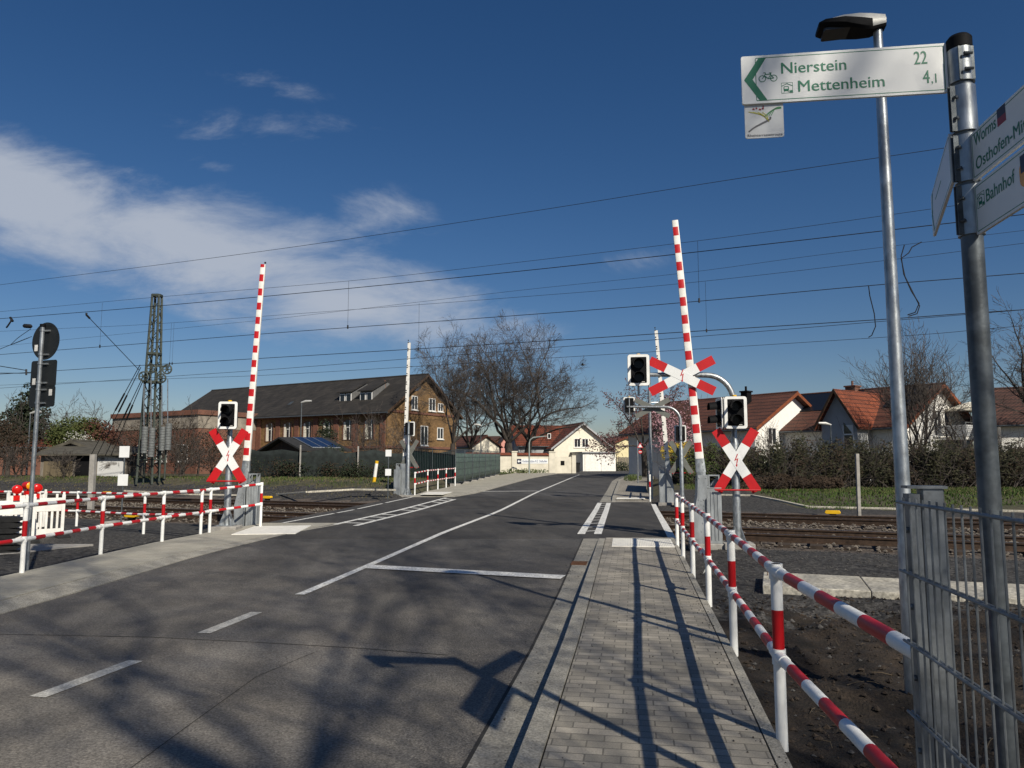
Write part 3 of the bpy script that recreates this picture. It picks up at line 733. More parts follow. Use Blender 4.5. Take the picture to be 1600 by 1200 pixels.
mb.add([pw + Vector(v) for v in ((-.02, 0, -.03), (.03, .1, -.03), (.05, .08, -.2), (-.05, .02, -.24), (.0, -.02, -.12))], [(0, 1, 2, 4), (4, 2, 3)], 0)
M_wrap = mat('torn_plastic', (.62, .64, .62), .3, var=.15, sc=20, bump=.6, bsc=40)
setp(build('plastic_wrap', mb, M_wrap, origin=pw), 'torn clear plastic wrap hanging from the lower rail of the right railing', 'plastic wrap')

LP = [G(34, 895), G(157, 866), G(253, 846), G(327, 832), G(407, 815)]
LP[4] = Vector((LP[4].x, LP[4].y, 0)); LP[4] = at(407, 815, 18.6)
for p in LP[:4]: p.z = -.01
LP[4].z = .07
railing('red and white pipe railing with five posts along the left pavement', LP, start=LP[0] + (LP[0] - LP[1]) * 1.6 + Vector((-.25, 0, 0)), phase=1)
B0 = Vector((-6.98, 16.75, -.05)); B1 = Vector((-8.95, 18.15, -.16)); B2 = Vector((-11.9, 20.4, -.22))
railing('red and white pipe railing branching off towards the tracks behind white barricades', [B0, B1, B2], end=B2 + Vector((-3.6, 1.0, 0)))
QP = [at(648, 770, 33.0), at(668, 766, 35.2), at(684, 763.3, 37.3), at(697, 761.3, 39.4), at(711, 759.2, 41.5)]
for p in QP: p.z = z3(p.y) - .01
railing('short distant red and white railing beside the green mesh fence', QP)
SP_ = [Vector((5.42, 29.2, .08)), Vector((5.78, 31.2, .12)), Vector((6.15, 33.2, .17))]
railing('short distant red and white railing on the far right pavement', SP_)
fb = MB()
bt = thing('board_fence', 'narrow grey board fence behind the distant right railing', 'fence', (6.2, 33.6, .1))
for i in range(7):
    fb2 = MB(); p = Vector((6.22 + .19 * i, 33.7 + i * 1.1, zroad(34 + i) + .05)); fb2.bar(p, p + Vector((.18, 1.07, 0)) * .98, .03, .02)
    fb2.box(p.x - .02, p.x + .02, p.y - .02, p.y + .02, p.z, p.z + 1.45); fb2.add([p + Vector(v) for v in ((.02, .02, .05), (.2, 1.08, .05), (.2, 1.08, 1.35), (.02, .02, 1.35))], [(0, 1, 2, 3)])
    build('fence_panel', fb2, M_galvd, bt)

# ------------------------------------------------------------------ steel mesh fence at the right edge
ft = thing('mesh_fence', 'galvanised double rod mesh fence panel beside the right pavement in the foreground', 'fence', (1.16, 2.22, -.1))
pA = Vector((1.165, 2.2, 0)); pdir = Vector((-.112, -.64, 0)).normalized(); pn = Vector((-pdir.y, pdir.x, 0))   # pn points to the right, away from the pavement
def fpost(p, nm='post'):
    mb = MB(T=frame_m((p.x, p.y, -.3), (-pdir.x, -pdir.y, 0), (-pn.x, -pn.y, 0)))
    mb.prism(rrect(-.022, .022, -.098, -.036, .005, 1), 0, 1.84, 0)
    for x in (-.010, .010): mb.box(x - .0022, x + .0022, -.0985, -.100, 0.02, 1.8, 0)
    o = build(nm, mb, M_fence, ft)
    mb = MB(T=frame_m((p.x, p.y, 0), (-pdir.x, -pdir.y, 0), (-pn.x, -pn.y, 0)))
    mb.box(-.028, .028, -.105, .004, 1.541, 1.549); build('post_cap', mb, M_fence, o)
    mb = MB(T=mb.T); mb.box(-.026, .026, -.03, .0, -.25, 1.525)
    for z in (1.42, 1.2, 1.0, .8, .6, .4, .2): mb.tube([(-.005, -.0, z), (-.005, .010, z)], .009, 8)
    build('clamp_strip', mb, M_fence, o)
fpost(pA); fpost(pA + pdir * 2.52)
def fpanel(p0, length):
    mb = MB(); U = Vector((0, 0, 1))
    n = int(length / .05)
    off = pn * -.014
    for i in range(n + 1):
        q = p0 + off * 1.0 + pdir * (i * .05 + .02)
        mb.tube([q + U * -.02, q + U * 1.515], .0028, 6)
    for j in range(8):
        z = .1 + j * .2
        for s in (-1, 1):
            q = p0 + off + pn * (s * .0058)
            mb.tube([q + U * z + pdir * -.02, q + U * z + pdir * (length + .0)], .0043, 8)
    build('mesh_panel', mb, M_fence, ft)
fpanel(pA, 2.5)
fpanel(pA + pdir * 2.54, 2.5)

# ------------------------------------------------------------------ cycle route finger post
SPB = Vector((1.765, 2.75, -.12))
sp = thing('finger_post', 'tall galvanised signpost with white and green cycle route arms at right', 'signpost', SPB)
def zat(px, py, Y): return at(px, py, Y).z
ztop = zat(1498, 58, 2.75); zpole0 = zat(1515, 372, 2.75)
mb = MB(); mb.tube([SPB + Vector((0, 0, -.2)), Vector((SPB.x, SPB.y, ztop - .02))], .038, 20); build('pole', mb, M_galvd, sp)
mb = MB(); mb.tube([Vector((SPB.x, SPB.y, z)) for z in (ztop - .055, ztop - .012, ztop)], [.0455, .0455, .036], 20); build('pole_cap', mb, M_dark, sp)
ya, yb, yc_, yd = zat(1500, 100, 2.75), zat(1505, 150, 2.75), 0, 0
levels = [(ztop - .056, zat(1500, 133, 2.75)), (zat(1500, 137, 2.75), zat(1500, 210, 2.75)), (zat(1505, 214, 2.75), zat(1507, 288, 2.75)), (zat(1508, 292, 2.75), zat(1510, 370, 2.75))]
cang = math.atan2(-SPB.y, -SPB.x)
for i, (z1, z0) in enumerate(levels):
    mb = MB(); c = Vector((SPB.x, SPB.y, 0)); mb.tube([c + Vector((0, 0, z0 + .003)), c + Vector((0, 0, z1 - .003))], .046, 24)
    a = cang + (.55 if i == 0 else -.62)
    d = Vector((math.cos(a), math.sin(a), 0)); e = Vector((-d.y, d.x, 0))
    for s in (-.005, .005):
        mb.bar(c + d * .040 + e * s + Vector((0, 0, z0 + .004)), c + d * .040 + e * s + Vector((0, 0, z1 - .004)), .05, .004, 1)
    o = build('sleeve', mb, [M_galv, M_galvd], sp)
    mb = MB()
    for k in (.28, .72):
        z = z0 + (z1 - z0) * k; q = c + d * .054 + Vector((0, 0, z)); mb.tube([q - e * .016, q + e * .016], .006, 7)
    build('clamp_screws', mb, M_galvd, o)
def arrow_sign(name, origin, xd, length, height, chev_left, fill, label, thick=.012, border=True, back=M_alback):
    """flat sign; local x along the sign, y up, front at z=0"""
    T = frame_m(origin, xd, (0, 0, 1))
    mb = MB(T=T); mb.prism(rrect(0, length, 0, height, .008, 3), -thick, 0, 0); o = build(name, mb, [M_signw], sp, label=label, bevel=.0)
    g = MB(T=T)
    b = .010; w = .0028; h = .0006
    if border:
        x0, x1, y0, y1 = b, length - b, b, height - b
        if chev_left: x0 += .045
        else: x1 -= .045
        ring(g, rrect(x0, x1, y0, y1, .006, 3), rrect(x0 + w, x1 - w, y0 + w, y1 - w, .004, 3), 0, h)
        def ch(pts): g.prism(pts, .0001, .0008, 0)
        m = height / 2; q = .022
        if chev_left: ch([(b, m), (.07, height - b), (.10, height - b), (.043, m), (.10, b), (.07, b)])
        else: ch([(length - b, m), (length - .07, height - b), (length - .10, height - b), (length - .043, m), (length - .10, b), (length - .07, b)])
    lo = build('sign_print', g, [M_green], o)
    made = []
    def new(nm):
        made.append((nm, MB(T=T))); return made[-1][1]
    fill(new)
    for nm, k in made: build(nm, k, [M_green, M_navy, M_maroon, M_amber], o)
    return o
def bicycle(mb, cx, cy, s, mi=0):
    def circ(x, y, r, w=.003):
        n = 22; ring(mb, [(x + r * math.cos(2 * math.pi * i / n), y + r * math.sin(2 * math.pi * i / n)) for i in range(n)], [(x + (r - w) * math.cos(2 * math.pi * i / n), y + (r - w) * math.sin(2 * math.pi * i / n)) for i in range(n)], 0, .0008, mi)
    def ln(a, b, w=.003):
        a = Vector((cx + a[0] * s, cy + a[1] * s, .0006)); b = Vector((cx + b[0] * s, cy + b[1] * s, .0006)); mb.bar(a, b, w, .0012, mi)
    circ(cx - .95 * s, cy - .2 * s, .62 * s); circ(cx + .95 * s, cy - .2 * s, .62 * s)
    ln((-.95, -.2), (-.45, .55)); ln((-.45, .55), (.5, .55)); ln((-.6, .32), (0.05, -.25)); ln((.05, -.25), (.5, .55)); ln((.05, -.25), (.95, -.2)); ln((.95, -.2), (.45, .45))
    ln((.38, .75), (.5, .55)); ln((.2, .78), (.62, .78)); ln((-.45, .55), (-.4, .85)); ln((-.4, .85), (-.75, .85))
def station(mb, x, y, s, mi=0):
    ring(mb, [(x, y), (x + s, y), (x + s, y + s), (x, y + s)], [(x + .03 * s, y + .03 * s), (x + .97 * s, y + .03 * s), (x + .97 * s, y + .97 * s), (x + .03 * s, y + .97 * s)], 0, .0008, mi)
    for a, b in (((.02, .68), (.5, .9)), ((.5, .9), (.98, .68))):
        mb.bar((x + a[0] * s, y + a[1] * s, .0006), (x + b[0] * s, y + b[1] * s, .0006), .05 * s, .0012, mi)
    ring(mb, rrect(x + .2 * s, x + .66 * s, y + .2 * s, y + .66 * s, .1 * s, 3), rrect(x + .27 * s, x + .59 * s, y + .42 * s, y + .6 * s, .04 * s, 3), 0, .0008, mi)
    for i in (.28, .52): mb.prism(rrect(x + i * s, x + (i + .07) * s, y + .27 * s, y + .34 * s, .02 * s, 2), .0001, .0016, mi)
    mb.bar((x + .2 * s, y + .1 * s, .0006), (x + .3 * s, y + .2 * s, .0006), .03 * s, .0012, mi); mb.bar((x + .66 * s, y + .1 * s, .0006), (x + .56 * s, y + .2 * s, .0006), .03 * s, .0012, mi)
    mb.prism([(x + .7 * s, y + .06 * s), (x + .96 * s, y + .06 * s), (x + .96 * s, y + .26 * s), (x + .7 * s, y + .26 * s)], .0001, .0009, mi)
# arm to the left: Nierstein / Mettenheim
lt, lb_ = at(1158, 86, 2.86), at(1160, 160, 2.86); rt, rb = at(1481, 70, 2.76), at(1483, 147, 2.76)
A_o = Vector((lb_.x, lb_.y, (lb_.z + rb.z) / 2)); A_x = Vector((rb.x - lb_.x, rb.y - lb_.y, 0)); A_len = A_x.length; A_h = ((lt.z - lb_.z) + (rt.z - rb.z)) / 2
def fillA(new):
    u = A_len
    bicycle(new('bicycle_symbol'), .132 * u, .53 * A_h, .0235)
    text(new('lettering'), 'Nierstein', .192 * u, .585 * A_h, .068, .0008, width=.325 * u, offset=.0012)
    station(new('station_symbol'), .196 * u, .175 * A_h, .057 * u)
    text(new('lettering'), 'Mettenheim', .272 * u, .19 * A_h, .068, .0008, width=.425 * u, offset=.0012)
    text(new('lettering'), '22', .842 * u, .60 * A_h, .078, .0008, width=.063 * u, offset=.0012)
    k = new('lettering')
    text(k, '4', .88 * u, .205 * A_h, .078, .0008, width=.032 * u, offset=.0012)
    text(k, ',1', .918 * u, .205 * A_h, .055, .0008, width=.026 * u, offset=.0008)
sA = arrow_sign('sign_panel', A_o, A_x, A_len, A_h, True, fillA, 'white arrow sign reading Nierstein 22 and Mettenheim 4,1')
# route plaque under it
pt, pb = at(1163.5, 160, 2.865), at(1165, 216, 2.865); pw_ = at(1223, 190, 2.865).x - pt.x
P_o = Vector((pt.x, 2.86 + .010, pb.z)); P_h = A_o.z - pb.z + .01
T = frame_m(P_o, A_x, (0, 0, 1))
mb = MB(T=T); mb.prism(rrect(0, pw_, 0, P_h + .012, .009, 4), -.004, 0, 0); pq = build('route_plaque', mb, [M_silver], sA, label='small silver route plaque with coloured vineyard curves')
P_h *= .93
g = MB(T=T)
def curve(pts, w, mi):
    V = [Vector((a * pw_, b * P_h, .0006)) for a, b in pts]; Q = []
    for i in range(len(V) - 1):
        p0, p1, p2, p3 = V[max(i - 1, 0)], V[i], V[i + 1], V[min(i + 2, len(V) - 1)]
        for k in range(6):
            t = k / 6; Q.append(.5 * ((2 * p1) + (p2 - p0) * t + (2 * p0 - 5 * p1 + 4 * p2 - p3) * t * t + (3 * p1 - p0 - 3 * p2 + p3) * t ** 3))
    Q.append(V[-1])
    for i in range(len(Q) - 1):
        ww = w * (1 - .6 * abs(i / len(Q) - .4)); g.bar(Q[i], Q[i + 1], ww, .0012, mi)
for i in range(4): curve([(.50 + .06 * i, .62 + .01 * i), (.62 + .05 * i, .74 + .03 * i), (.76 + .03 * i, .83 + .02 * i), (.95, .86 + .012 * i)], .0035, 1)
for i in range(4): curve([(.10 + .12 * i, .80 - .01 * i), (.30 + .09 * i, .74 - .03 * i), (.48 + .04 * i, .66 - .04 * i), (.56 + .02 * i, .56 - .03 * i)], .0035, 0)
curve([(.66, .62), (.64, .54), (.42, .42), (.24, .32), (.09, .20)], .008, 2)
for x, y, w in ((.2, .86, .06), (.28, .88, .05), (.36, .84, .07), (.44, .86, .05)): g.prism([(x * pw_, y * P_h), ((x + w) * pw_, (y - .015) * P_h), ((x + w) * pw_, (y + .03) * P_h), ((x + .02) * pw_, (y + .05) * P_h)], .0001, .001, 3)
g.box(.47 * pw_, .50 * pw_, .86 * P_h, .97 * P_h, .0001, .001, 3)
text(g, 'Rheinterrassenroute', .05 * pw_, .045 * P_h, .016, .0008, width=.9 * pw_, mi=2, offset=.0002)
build('plaque_print', g, M_vine + [M_maroon], pq)
# arms towards the viewer: Worms / Osthofen-Mitte, Bahnhof
def arm_pts(tl, bl, tr, br):
    return at(*tl, 2.73), at(*bl, 2.73), tr, br
W_x = Vector((-.15, -1.0, 0)).normalized()
W_o0 = at(1519, 284, 2.71); W_z0 = W_o0.z; W_z1 = at(1517, 211, 2.71).z
WO = Vector((W_o0.x + .004, W_o0.y, 0))
def fillW(new):
    text(new('lettering'), 'Worms', .028, .126, .068, .0008, width=.165, offset=.0012)
    text(new('lettering'), 'Osthofen-Mitte', .028, .032, .068, .0008, width=.405, offset=.0012)
    k = new('route_emblem'); k.prism([(.205, .140), (.262, .140), (.262, .184), (.205, .184)], .0001, .0008, 1); k.prism([(.205, .122), (.262, .122), (.262, .150), (.205, .150)], .0001, .0012, 2)
sW = arrow_sign('sign_panel', Vector((WO.x, WO.y, W_z0)), W_x, .8, W_z1 - W_z0, False, fillW, 'white sign reading Worms and Osthofen-Mitte in green')
B_o0 = at(1524, 368, 2.71); B_z1 = at(1521, 291, 2.71).z
def fillB(new):
    station(new('station_symbol'), .022, .095, .055)
    text(new('lettering'), 'Bahnhof', .085, .098, .068, .0008, width=.205, offset=.0012)
    k = new('route_emblem'); k.prism(rrect(.32, .38, .06, .15, .03, 4), .0001, .0008, 3); k.prism([(.33, .11), (.38, .11), (.38, .17), (.33, .17)], .0001, .0014, 1)
sB = arrow_sign('sign_panel', Vector((WO.x, WO.y, B_o0.z)), W_x, .8, B_z1 - B_o0.z, False, fillB, 'white sign reading Bahnhof with a station symbol')
# arm pointing away, seen almost edge on
C_x = Vector((.42, .9, 0)).normalized()
cz1 = at(1480, 208, 2.78).z; cz0 = cz1 - .2
c0_ = at(1484, 240, 2.78); C_len = .8
far = Vector((c0_.x, c0_.y, cz0)) + C_x * .78
T = frame_m(far, -C_x, (0, 0, 1))
def fillC(new): new('lettering').box(.2, .45, .12, .126, .0001, .0008)
sC = arrow_sign('sign_panel', far, -C_x, .78, .2, True, fillC, 'white arrow sign pointing away, seen nearly edge on')

# ------------------------------------------------------------------ street lamp
lp0 = Vector((2.893, 5.5, -.15)); lz1 = at(1371, 40, 5.5).z
lt_ = thing('street_lamp', 'slim galvanised street lamp with flat grey head behind the Nierstein arm', 'street lamp', lp0)
mb = MB(); P = lambda z: Vector((lp0.x, lp0.y, z))
mb.tube([P(-.3), P(.3), P(1.0), P(1.02), P(lz1 - .9), P(lz1 - .04)], [.06, .06, .058, .054, .040, .034], 20); build('pole', mb, M_galv, lt_)
mb = MB(T=frame_m((lp0.x, lp0.y, lz1), Vector((-.97, .22, 0)), Vector((-.22, -.97, 0))))
# head as lofted sections along local x (arm to the left); local y is towards the viewer
secs = [(-.055, .05, -.03, .07), (.05, .075, -.06, .085), (.14, .10, -.05, .09), (.26, .125, -.025, .082), (.40, .12, -.005, .06), (.445, .09, .005, .04)]
vs = []; fs = []; ms = []
for x, w, zb, zt in secs:
    vs += [(x, -w, zb + .02), (x, -w * .8, zb), (x, w * .8, zb), (x, w, zb + .02), (x, w, (zb + zt) / 2 + .012), (x, w * .6, zt), (x, -w * .6, zt), (x, -w, (zb + zt) / 2 + .012)]
for i in range(len(secs) - 1):
    for j in range(8):
        fs.append((i * 8 + j, i * 8 + (j + 1) % 8, i * 8 + 8 + (j + 1) % 8, i * 8 + 8 + j)); ms.append(1 if j in (0, 1, 2, 3, 7) and not (i < 1 and j in (3, 7)) else 0)
fs += [tuple(range(8)), tuple(range(47, 39, -1))]; ms += [0, 1]
mb.add(vs, fs, ms)
M_lampgrey = mat('lamp_grey', (.42, .42, .40), .5, .2, var=.1)
lh = build('lamp_head', mb, [M_lampgrey, M_dark], lt_)
mb2 = MB(T=mb.T); mb2.prism(rrect(.20, .41, -.085, .085, .02, 3), -.034, -.012); build('lamp_lens', mb2, mat('smoked_lens', (.035, .036, .034), .25, var=.1), lh)

# ------------------------------------------------------------------ crossing signals
def signal_head(parent, T, lab=None):
    mb = MB(T=T); mb.prism([(x, z) for x, z in rrect(-.23, .23, -.335, .335, .06, 5)], -.02, .0, 0, axis='y')
    mb.prism(rrect(-.17, .17, -.28, .28, .03, 3), 0.0, .20, 0, axis='y')
    o = build('signal_head', mb, [M_dark], parent, label=lab)
    mb = MB(T=T @ Matrix.Rotation(math.pi / 2, 4, 'X')); ring(mb, rrect(-.225, .225, -.33, .33, .055, 5), rrect(-.165, .165, -.275, .275, .02, 5), .02, .036); build('white_border', mb, M_white, o)
    mb = MB(T=T @ Matrix.Rotation(math.pi / 2, 4, 'X')); ring(mb, rrect(-.225, .225, -.33, .33, .055, 5), rrect(-.172, .172, -.282, .282, .02, 5), -.014, -.0005); build('rear_border', mb, M_white, o)
    for dz in (-.14, .14):
        mb = MB(T=T); n = 14
        mb.tube([(0, -.03, dz), (0, -.018, dz)], .105, 18); build('lens', mb, M_lens, o)
        mb = MB(T=T)
        pr = [math.radians(a) for a in range(-25, 206, 15)]
        inn = [(.112 * math.cos(a), .112 * math.sin(a)) for a in pr]; out = [(.120 * math.cos(a), .120 * math.sin(a)) for a in pr]
        vs = []
        for y, sc_ in ((-.02, 1.0), (-.25, .93)):
            vs += [(x * sc_, y, dz + z * sc_ - (.02 if y < -.1 else 0)) for x, z in inn] + [(x * sc_, y + (0 if y > -.1 else 0), dz + z * sc_ - (.02 if y < -.1 else 0)) for x, z in out]
        k = len(pr); fs = []
        for i in range(k - 1):
            fs += [(i, i + 1, 2 * k + i + 1, 2 * k + i), (k + i, 3 * k + i, 3 * k + i + 1, k + i + 1), (2 * k + i, 2 * k + i + 1, 3 * k + i + 1, 3 * k + i)]
        mb.add(vs, fs); build('visor', mb, M_dark, o)
    mb = MB(T=T); mb.box(.06, .125, -.0225, -.0205, -.255, -.246); build('maker_plate', mb, M_white2, o)
    return o
def andreas_cross(parent, T, ang, L_=1.48, Wd=.195, bolt=True):
    """local x right, z up, front at -y"""
    mb = MB(); hw = Wd / 2; e = .37
    for k, a in enumerate((ang, 180 - ang)):
        R = T @ Matrix.Rotation(-math.radians(a), 4, 'Y'); mb.T = R; y0 = -.010 - .004 * k
        for x0, x1, mi in ((-L_ / 2, -L_ / 2 + e, 1), (-L_ / 2 + e, L_ / 2 - e, 0), (L_ / 2 - e, L_ / 2, 1)): mb.box(x0, x1, y0 - .004, y0, -hw, hw, mi)
        mb.box(-L_ / 2 + .002, L_ / 2 - .002, y0 + .0005, y0 + .0035, -hw + .002, hw - .002, 2)
    o = build('warning_cross', mb, [M_signw, M_redref, M_alback], parent)
    if bolt:
        mb = MB(T=T @ Matrix.Scale(.9, 4)); y = -.0218
        pts = [(.02, .15), (-.045, -.012), (.012, .018), (-.006, -.10), (-.02, -.095), (.005, -.155), (.03, -.09), (.014, -.095), (.045, .055), (-.008, .022), (.042, .15)]
        mb.prism(pts, y, y + .001, 0, axis='y'); build('lightning_bolt', mb, M_bolt, o)
    return o
def mast_signal(label, base, f, arm=0, hz=2.67, cz=1.72, arm_z=3.55, side_head=0, r=.08, scale=1.0, group='railway crossing signal masts', cross_lab=None):
    f = Vector((f[0], f[1], 0)).normalized(); rt_ = (-f).cross(Vector((0, 0, 1)))
    t = thing('crossing_signal', label, 'crossing signal', base, group)
    T = frame_m(base, rt_, -f)
    mb = MB(T=T); top = hz + .33
    mb.tube([(0, 0, -.1), (0, 0, cz + .35), (0, 0, cz + .45), (0, 0, top)], [r, r, r * .62, r * .6], 18)
    build('pole', mb, M_galv, t)
    mb = MB(T=T); mb.box(-.30, .30, -.28, .28, -.22, .07); build('foundation', mb, M_concg, t, bevel=.015)
    mb = MB(T=T); mb.box(-.19, .19, -.19, .19, .071, .09)
    for k in range(4):
        mb.T = T @ Matrix.Rotation(k * math.pi / 2 + math.pi / 4, 4, 'Z'); mb.prism([(r * .9, .09), (.2, .09), (.2, .11), (r * .9, .42)], -.008, .008, 0, axis='y')
    build('base_plate', mb, M_galv, t)
    signal_head(t, T @ Matrix.Translation((0, -.22, hz)))
    mb = MB(T=T); mb.box(-.03, .03, -.10, -.05, hz - .2, hz + .2); mb.box(-.05, .05, -.06, .06, hz - .28, hz - .25)
    mb.tube([(-.03, -.06, hz - .6), (-.03, -.06, hz - .34)], .022, 8); build('bracket', mb, M_galvd, t)
    mb = MB(T=T); mb.tube([(.0, -.12, hz + .335), (.0, -.12, hz + .37)], .05, 10); build('cap', mb, M_yellow, t)
    andreas_cross(t, T @ Matrix.Translation((0, -r - .035, cz)), 58)
    mb = MB(T=T); mb.tube([(-.45, -.20, cz - .60), (.45, -.20, cz - .60)], .018, 8); mb.bar((-.33, -.21, cz - .62), (-.33, -.08, cz - .62), .03, .03); mb.bar((.33, -.21, cz - .62), (.33, -.08, cz - .62), .03, .03)
    build('red_bar', mb, M_red, t)
    if side_head:
        signal_head(t, T @ Matrix.Translation((side_head * .27, -.02, hz - .01)) @ Matrix.Rotation(-side_head * math.radians(-82), 4, 'Z'))
    if arm:
        mb = MB(T=T); pts = [(0, .0, top - .4), (0, 0, arm_z - .55)]
        for i in range(1, 9):
            a = math.pi / 2 * i / 8; pts.append((arm * .55 * (1 - math.cos(a)), 0, arm_z - .55 + .55 * math.sin(a)))
        pts += [(arm * 1.3, 0, arm_z + .02), (arm * 2.05, 0, arm_z + .03)]
        mb.tube(pts, [.062] * 2 + [.058] * 8 + [.048, .042], 14); build('arm', mb, M_galv, t)
        mb = MB(T=T); mb.tube([(arm * 1.95, .0, arm_z - .42), (arm * 1.95, .0, arm_z + .36)], .024, 10); build('hanger', mb, M_galv, t)
        signal_head(t, T @ Matrix.Translation((arm * 1.95, -.22, arm_z + .10)))
        mb = MB(T=T); mb.tube([(arm * 1.95, -.12, arm_z + .435), (arm * 1.95, -.12, arm_z + .46)], .045, 10); build('cap', mb, M_yellow, t)
        mb = MB(T=T); mb.bar((arm * .7, -.03, arm_z + .01), (arm * 1.75, -.03, arm_z + .01), .02, .05); build('bracket', mb, M_galvd, t)
        andreas_cross(t, T @ Matrix.Translation((arm * 1.05, -.09, arm_z - .02)), 27)
    return t
mast_signal('crossing signal mast in front at right with arm over pavement, two crosses, three lamps', G(1153, 853, -.1), (-.13, -.99), arm=-1, hz=2.72, cz=1.74, arm_z=3.53, side_head=-1)
mast_signal('short crossing signal mast with one cross behind the left railing', at(354, 826, 18.0) * 1.0 + Vector((0, 0, 0)), (.05, -1), hz=2.72, cz=1.74)
fr = at(1066, 782, 28.6); fr.z = -.02
mast_signal('distant crossing signal mast seen from behind, its arm over right pavement', fr, (.16, .98), arm=1, hz=2.72, cz=1.8, arm_z=3.75)
fl_ = at(637, 770, 33.4); fl_.z = .05
mast_signal('distant crossing signal mast seen from behind near far left barrier', fl_, (.16, .98), hz=3.05, cz=1.9)

# ------------------------------------------------------------------ barriers
def barrier(label, base, f, tilt, length=5.0, root=.0):
    f = Vector((f[0], f[1], 0)).normalized(); rt_ = (-f).cross(Vector((0, 0, 1)))
    t = thing('level_crossing_barrier', label, 'barrier', base, 'level crossing barriers'); T = frame_m(base, rt_, -f)
    mb = MB(T=T); mb.box(-.02, .27, -.22, .30, .03, 1.14); mb.box(-.025, .275, -.225, .305, 1.141, 1.165)
    for x in (.05, .12, .19): mb.box(x, x + .02, -.232, -.221, .1, 1.08)
    for y in (-.1, .04, .18): mb.box(.271, .282, y, y + .02, .1, 1.08)
    build('cabinet', mb, M_cab, t, bevel=.006)
    mb = MB(T=T); mb.box(-.36, .32, -.30, .36, -.25, .03); build('foundation', mb, M_concg, t, bevel=.012)
    for y in (-.27, .10):
        mb = MB(T=T); mb.prism([(-.30, .03), (-.03, .03), (-.03, .95), (.0, 1.42), (-.20, 1.42), (-.22, 1.0), (-.30, .62)], y, y + .022, 0, axis='y')
        mb.prism([(-.04, .03), (-.022, .03), (-.022, .95), (-.04, .95)], y - .05, y, 0, axis='y')
        for i in range(9):
            x = -.19 + .05 * (i % 3); z = .72 + .10 * (i // 3) - .02 * (i % 2); mb.tube([(x, y - .012, z), (x, y - .001, z)], .012, 6)
        for x, z in ((-.17, 1.36), (-.04, 1.36), (-.15, .28), (-.24, .12), (-.08, .12), (-.12, .45)): mb.tube([(x, y - .012, z), (x, y - .001, z)], .014, 6)
        build('side_plate', mb, M_cab, t, bevel=.003)
    mb = MB(T=T); mb.prism([(-.30, .03), (-.27, .03), (-.27, .6), (-.195, 1.0), (-.18, 1.3), (-.21, 1.3), (-.225, 1.0), (-.30, .62)], -.248, .10, 0, axis='y'); build('rear_cover', mb, M_cab, t)
    mb = MB(T=T)
    for x in (.02, .22):
        for y in (-.2, .06): mb.box(x, x + .025, y, y + .025, 1.166, 1.40)
    for z in (1.40,):
        mb.box(.02, .245, -.2, -.175, z, z + .025); mb.box(.02, .245, .06, .085, z, z + .025); mb.box(.02, .045, -.174, .059, z, z + .025); mb.box(.22, .245, -.174, .059, z, z + .025)
    mb.prism([(.0, 1.17), (.25, 1.17), (.25, 1.40)], .02, .03, 0, axis='y'); build('counterweight_frame', mb, M_cab, t)
    B = T @ Matrix.Translation((-.10, -.10, 1.30)) @ Matrix.Rotation(math.radians(tilt), 4, 'Y')
    mb = MB(T=B); mb.prism(rrect(-.09, .09, -.06, .06, .02, 2), -.12, .18); mb.T = B
    def sec(z, w, d): c = w * .28; return [(-w, d, z), (-w, -d + c * .5, z), (-w + c, -d, z), (w - c * 1.0, -d, z), (w, -d + c * .5, z), (w, d, z)]
    vs = sec(.181, .100, .062) + sec(.46, .088, .053); mb.add(vs, [(i, (i + 1) % 6, 6 + (i + 1) % 6, 6 + i) for i in range(6)] + [tuple(range(6)), tuple(range(11, 5, -1))])
    for z in (.22, .3, .38): mb.tube([(.05, -.065, z), (.05, -.05, z)], .01, 6)
    build('boom_root', mb, M_galv, t)
    mb = MB(T=B); bands = []; z = .461; n = 0; zs = [.461, .60]
    while zs[-1] < length - .3: zs.append(zs[-1] + .194)
    zs.append(length - .12)
    vs = []; fs = []; ms = []
    for z in zs:
        k = 1 - .27 * (z - .461) / (length - .5); vs += sec(z, .085 * k, .05 * k)
    for i in range(len(zs) - 1):
        red = i % 2 == 1
        for j in range(6):
            fs.append((i * 6 + j, i * 6 + (j + 1) % 6, i * 6 + 6 + (j + 1) % 6, i * 6 + 6 + j)); ms.append(1 if red and j in (1, 2) else 0)
    fs += [tuple(range(6)), tuple(range(len(vs) - 1, len(vs) - 7, -1))]; ms += [0, 0]
    mb.add(vs, fs, ms); bo = build('boom', mb, [M_white2, M_redref], t)
    mb = MB(T=B)
    for i, z in enumerate(zs[1:-1]):
        if i % 2: continue
        k = 1 - .27 * (z - .461) / (length - .5)
        for dz in (.05, .145): mb.tube([(.050 * k, .05 * k, z + dz), (.050 * k, .05 * k + .004, z + dz)], .030, 10)
    build('boom_holes', mb, M_black, bo)
    return t
bR = G(1106, 850, -.08)
barrier('raised striped barrier in front at right, leaning slightly over the pavement', bR, (-.13, -.99), -4.3, 5.72)
bL = at(388, 822, 19.5); bL.z = -.12
barrier('raised striped barrier in front at left behind the five post railing', bL, (.05, -1), 2.7, 5.85)
bFR = at(1041, 781, 29.6); bFR.z = -.02
barrier('distant raised white barrier on the right seen from its dotted back', bFR, (.16, .98), 3.6, 5.8)
bFL = at(627, 774, 33.6); bFL.z = .1
barrier('distant raised white barrier on the left seen from its dotted back', bFL, (.16, .98), -1.4, 5.8)

